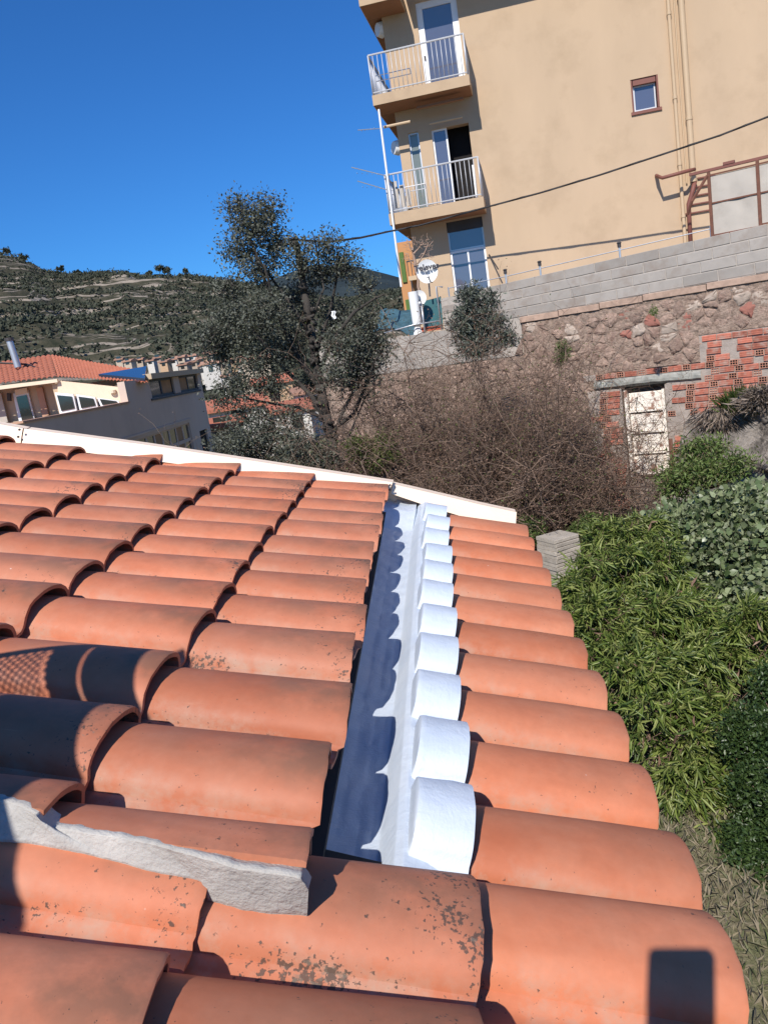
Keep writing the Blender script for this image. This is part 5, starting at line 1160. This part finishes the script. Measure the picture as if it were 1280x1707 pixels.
# bamboo-like bush
bam = [pD(1022,915,40,20,8.8,44),pD(1060,900,48,26,9.0,50),pD(985,985,34,30,8.0,36),pD(1020,970,56,46,8.2,46),pD(1090,960,50,44,8.6,46),pD(1010,1050,46,50,7.4,46),pD(1080,1050,60,54,7.6,50),pD(1150,1030,46,46,8.0,46),pD(1060,1140,56,50,6.9,46),pD(1130,1130,60,52,7.1,50),pD(1200,1120,50,50,7.4,46),pD(1110,1230,56,52,6.4,46),pD(1180,1230,56,56,6.6,46),pD(1150,1320,46,46,6.0,40),pD(1200,1330,44,46,6.0,40),pD(1170,1395,34,34,5.7,34),pD(1250,1060,40,40,7.6,40)]
def sprays(name, label, cl, nsp, per, L_, mat, wd_, cat, droop=(0, -.25, -.55), jitter=.035, shell=.6, stems=12):
    b0 = min((Vector((c[0], c[1], c[2] - r[2])) for c, r in cl), key=lambda q: q.z); t = empty(name, (b0.x, b0.y, gz(b0.x, b0.y)), 0, label, cat); Cs = []; Ds = []; T = []
    tot = sum((r[0]*r[1]*r[2]) ** .67 for _, r in cl)
    for c, r in cl:
        k = int(nsp * (r[0]*r[1]*r[2]) ** .67 / tot); nb_ = max(3, k // 13); db = ball(nb_); sb = np.array(c) + db * (shell + (1.08-shell) * rng.random((nb_, 1))) * np.array(r); w_ = rng.integers(0, nb_, k); d = db[w_] + rng.normal(size=(k, 3)) * .25; s = sb[w_] + rng.normal(size=(k, 3)) * np.array([.07, .07, .06])
        ax = d * .7 + rng.normal(size=(k, 3)) * .45 + np.array([0, -.2, .25]); ax /= np.linalg.norm(ax, axis=1, keepdims=True)
        for q in range(k):
            tt = rng.random(per)[:, None] * .13; C0 = s[q] + ax[q] * tt + rng.normal(size=(per, 3)) * jitter * .3; dd_ = ax[q] * .75 + rng.normal(size=(per, 3)) * .40 + np.array(droop); Cs.append(C0); Ds.append(dd_)
            if q % 3 == 0: T.append(([s[q] - ax[q] * .22 - np.array([0, 0, .1]), s[q], s[q] + ax[q] * .15], .005, .002))
    leaf_mesh('foliage', np.concatenate(Cs), np.concatenate(Ds), L_, mat, wd_, .22, .35, parent=t, six=True); 
    for i in range(stems):
        c, r = cl[i % len(cl)]; p0 = np.array([c[0], c[1] + .1, gz(c[0], c[1])]); T.append(([p0, (p0 + np.array(c))/2 + rng.normal(size=3)*.08, np.array(c)], .014, .006))
    twig_mesh('stems', T, M['twig'], t, kind='stuff')
sprays('bamboo_bush', 'tall bush of long narrow yellow green leaves beside the tiled eave', bam, 2700, 12, .128, M['bamboo'], .14, 'bush', shell=.45)
C, _n = clumps(bam, 160, 4, .05, .8); leaf_mesh('dead_leaves', C, rng.normal(size=C.shape), .10, M['deadleaf'], .2, .3, parent=bpy.data.objects['bamboo_bush'])
ivy = [pD(1150,880,40,30,9.8,40),pD(1200,860,44,34,9.9,40),pD(1250,850,40,34,9.8,40),pD(1180,930,44,30,9.4,40),pD(1240,920,50,44,9.3,44),pD(1225,990,36,44,9.0,40),pD(1270,1000,36,50,8.8,40),pD(1260,1090,30,46,8.4,40),pD(1300,900,40,60,9.4,44),pD(1230,1050,24,34,8.7,34),pD(1290,1150,30,40,8.0,34),pD(1105,880,24,18,10.2,30)]
t = shrub('ivy_bush', 'mound of glossy grey green ivy leaves at the right edge behind the bamboo', ivy, 1350, 13, .09, .078, M['ivy'], .85, (0, -.9, -.1), .9, stems=5, shell=.72, cat='bush', fold=.2, six=True)
C, Nn_ = clumps(ivy, 900, 6, .08, .85); leaf_mesh('pale_leaves', C, rng.normal(size=C.shape) + Nn_ + np.array([0, -.8, 0]), .07, M['ivycream'], .7, .2, parent=t, six=True)
shrub('dark_hedge', 'dark green small leaved hedge in the lower right corner', [pD(1250,1230,40,50,6.0,34),pD(1265,1330,36,56,5.7,34),pD(1250,1430,30,50,5.3,30),pD(1275,1500,24,50,5.1,28),pD(1220,1400,14,20,5.5,20),pD(1290,1150,30,40,6.6,30),pD(1310,1400,30,120,5.4,40)], 1500, 18, .045, .036, M['darkbox'], .5, stems=6, shell=.6, cat='hedge', part='foliage')
# grass and litter
g0 = []
for i in range(26000):
    x, y = random.uniform(1.0, 4.6), random.uniform(3.2, 8.5); g0.append((x, y, gz(x, y)))
g0 = np.array(g0); dn = rng.normal(size=g0.shape) * .6 + np.array([0, 0, .8]); leaf_mesh('dry_grass', g0, dn, .085, M['drygrass'], .12, .3, .5, label='dry yellow grass and litter on the ground below the eave', cat='grass', kind='stuff')
g1 = []
for i in range(20000):
    x, y = random.uniform(0, 7.5), random.uniform(8.2, 14.8)
    if y > 15.6 - .62 * x + 1.5: continue
    g1.append((x, y, gz(x, y)))
g1 = np.array(g1); leaf_mesh('garden_grass', g1, rng.normal(size=g1.shape) * .5 + np.array([0, 0, .9]), .12, M['weed'], .12, .3, .5, label='green weeds and grass of the garden floor', cat='grass', kind='stuff')

# ================================================================= OFF-FRAME: phone, person, and an added perforated panel, casting the shadows seen on the roof
CM = Matrix([[*map(float, (CAMR[0][i], -CAMR[1][i], -CAMR[2][i]))] for i in range(3)]).to_4x4()
ph_ = empty('smartphone', tuple(CM @ Vector((-.033, -.065, .008))), 0, 'black smartphone held out over the roof to take the picture', 'phone')
m = MB(CM); bmv = None
def rrect(x0, x1, y0, y1, r, z0, z1, mm):
    pts = []
    for cx, cy, a0 in ((x1-r, y1-r, 0), (x0+r, y1-r, 90), (x0+r, y0+r, 180), (x1-r, y0+r, 270)):
        for q in range(5): a = rad(a0 + q * 22.5); pts.append((cx + r*math.cos(a), cy + r*math.sin(a), z0))
    mm.prism(pts, (0, 0, z1 - z0))
rrect(-.073, .0085, -.15, .0165, .009, .003, .0115, m); m.build('body', M['phone'], ph_)
m = MB(CM); rrect(-.071, .0065, -.148, .0145, .008, .0117, .0123, m); m.build('screen', M['glass_dark'], ph_)
# unseen perforated panel added left of the frame, shaped to cast the dotted shadow
sx_ = Vector(SUN); TT = 1.05
def up_sun(px, py): P = Vector(hit(px, py, OL, NL)); return P - sx_ * TT
pa = up_sun(262, 1064); pb = up_sun(112, 1225); vdir = (pb - pa).normalized(); nrm_ = sx_; hdir = nrm_.cross(vdir).normalized()
if hdir.x > 0: hdir = -hdir
LEN = (pb - pa).length; H_ = LEN + .42; Wd_ = .75; org = pa - vdir * .02
scr = empty('perforated_shadow_panel', tuple(org + vdir * .3 + hdir * .4 - Vector((0, 0, .5))), 0, 'added unseen perforated panel, shaped to cast the dotted shadow on the left tiles', 'screen')
SMt = Matrix(((hdir.x, vdir.x, nrm_.x, org.x), (hdir.y, vdir.y, nrm_.y, org.y), (hdir.z, vdir.z, nrm_.z, org.z), (0, 0, 0, 1)))
x_in = .145; y_split = LEN * .60
m = MB(SMt); m.box(0, .088, 0, H_, 0, .012); m.box(.0915, x_in, 0, H_, 0, .012); m.box(x_in, Wd_, y_split, H_, 0, .012); m.box(x_in, Wd_, 0, .02, 0, .012); m.box(.088, .0915, 0, .03, 0, .012); m.box(.088, .0915, y_split, H_, 0, .012); m.build('frame', M['dkmetal'], scr)
m = MB(SMt); st = .0135; ny_ = int((y_split - .02) / (st * .866)); nx_ = 24
for j in range(ny_):
    for i in range(nx_):
        cx = x_in + (i + .5 + .5 * (j % 2)) * st; cy = .02 + (j + .5) * st * .866; hs, vs_ = st / 2, st * .433; hexo = [(cx-hs, cy-vs_), (cx, cy-vs_), (cx+hs, cy-vs_), (cx+hs, cy), (cx+hs, cy+vs_), (cx, cy+vs_), (cx-hs, cy+vs_), (cx-hs, cy)]
        hr_ = st * .33; hin = [(cx + hr_*math.cos(rad(a)), cy + hr_*math.sin(rad(a))) for a in (225, 270, 315, 0, 45, 90, 135, 180)]
        m.add([(x, y, .004) for x, y in hexo] + [(x, y, .004) for x, y in hin], [(k, (k+1) % 8, 8 + (k+1) % 8, 8 + k) for k in range(8)])
m.box(x_in + nx_ * st, Wd_, .02, y_split, .002, .006); m.build('perforated_sheet', M['dkmetal'], scr)
def roof_z(x, y): P0 = OL - NL * .03; return float(P0[2] - (NL[0] * (x - P0[0]) + NL[1] * (y - P0[1])) / NL[2])
for xx in (.35, .7):
    q = SMt @ Vector((xx, H_ - .02, .006)); m = MB(); m.tube([q, (q.x, q.y, min(q.z - .05, (roof_z(q.x, q.y) if q.y > .5 else -.75)))], .012, 8); m.build('stand_leg', M['dkmetal'], scr, True)

# the photographer, standing on the terrace behind the roof
def skin(name, pts, edges, radii, mat, parent, lvl=2):
    me = bpy.data.meshes.new(name); inv = PMof(parent).inverted(); me.from_pydata([tuple(inv @ Vector(p)) for p in pts], edges, []); o = bpy.data.objects.new(name, me); COL.objects.link(o); o.parent = parent
    me.materials.append(mat); md = o.modifiers.new('skin', 'SKIN'); sv = me.skin_vertices[0].data if me.skin_vertices else None
    if sv is None: bm = bmesh.new(); bm.from_mesh(me); bm.verts.layers.skin.verify(); bm.to_mesh(me); bm.free(); sv = me.skin_vertices[0].data
    for i, r in enumerate(radii): sv[i].radius = (r, r) if not isinstance(r, tuple) else r
    sv[0].use_root = True; sb = o.modifiers.new('sub', 'SUBSURF'); sb.levels = lvl; sb.render_levels = lvl; me.shade_smooth(); return o
pe = empty('person', (-.06, -.72, -1.74), 0, 'person in dark sweater and jeans standing behind the roof edge, holding up a phone', 'person')
J = {'pel': (-.06,-.74,-.86), 'sto': (-.06,-.73,-.66), 'che': (-.06,-.71,-.45), 'nec': (-.06,-.69,-.30), 'hea': (-.06,-.65,-.20), 'top': (-.06,-.66,-.09), 'shl': (-.23,-.69,-.37), 'shr': (.11,-.69,-.37), 'ell': (-.25,-.42,-.50), 'elr': (.15,-.42,-.50), 'wrl': (-.105,-.17,-.31), 'wrr': (.03,-.17,-.31), 'hal': (-.085,-.10,-.235), 'har': (.012,-.10,-.235),
     'hil': (-.15,-.74,-.92), 'hir': (.03,-.74,-.92), 'knl': (-.16,-.70,-1.30), 'knr': (.05,-.70,-1.30), 'anl': (-.17,-.76,-1.66), 'anr': (.06,-.76,-1.66), 'tol': (-.19,-.58,-1.71), 'tor': (.09,-.58,-1.71)}
K = list(J); ix = {k: i for i, k in enumerate(K)}; E_ = [('pel','sto'),('sto','che'),('che','nec'),('nec','hea'),('hea','top'),('che','shl'),('che','shr'),('shl','ell'),('shr','elr'),('ell','wrl'),('elr','wrr'),('wrl','hal'),('wrr','har'),('pel','hil'),('pel','hir'),('hil','knl'),('hir','knr'),('knl','anl'),('knr','anr'),('anl','tol'),('anr','tor')]
Rd = {'pel':(.13,.10),'sto':(.12,.09),'che':(.13,.10),'nec':.05,'hea':(.075,.09),'top':(.065,.075),'shl':.055,'shr':.055,'ell':.038,'elr':.038,'wrl':.025,'wrr':.025,'hal':.030,'har':.030,'hil':.08,'hir':.08,'knl':.055,'knr':.055,'anl':.035,'anr':.035,'tol':.035,'tor':.035}
skin('body', [J[k] for k in K], [(ix[a], ix[b]) for a, b in E_], [Rd[k] for k in K], M['skin'], pe)
def sub(name, keys, ed, mat, g): skin(name, [J[k] for k in keys], [(keys.index(a), keys.index(b)) for a, b in ed], [tuple(x + g for x in (Rd[k] if isinstance(Rd[k], tuple) else (Rd[k], Rd[k]))) for k in keys], mat, pe)
sub('sweater', ['pel','sto','che','shl','shr','ell','elr','wrl','wrr'], [('pel','sto'),('sto','che'),('che','shl'),('che','shr'),('shl','ell'),('shr','elr'),('ell','wrl'),('elr','wrr')], M['cloth'], .016)
sub('trousers', ['pel','hil','hir','knl','knr','anl','anr'], [('pel','hil'),('pel','hir'),('hil','knl'),('hir','knr'),('knl','anl'),('knr','anr')], M['denim'], .013)
skin('hair', [(-.06,-.70,-.17),(-.06,-.70,-.10),(-.06,-.66,-.06)], [(0,1),(1,2)], [.075,.088,.06], M['hair'], pe)
for sd, hx, tx, k_ in ((-1, -.088, -.076, 'hal'), (1, .018, .0085, 'har')):
    hb = CM @ Vector((tx + sd * .006, -.10, .013)); w0 = Vector(J[k_])
    for q in range(4):
        y_ = -.158 + q * .019; p0 = w0 + (CM @ Vector((0, y_ + .13, 0))) * .5; p1 = CM @ Vector((tx + sd * .014, y_, .016)); p2 = CM @ Vector((tx + sd * .013, y_ + .004, .002)); p3 = CM @ Vector((tx - sd * .004, y_ + .005, -.0075 if False else .0005))
        m = MB(); m.tube([p0, p1, p2, p3], .0085, 8, .0068); m.build('finger', M['skin'], pe, True)
    m = MB(); m.tube([w0, CM @ Vector((tx - sd * .004, -.150, .022)), CM @ Vector((tx - sd * .018, -.130, .021))], .0105, 8, .008); m.build('thumb', M['skin'], pe, True)
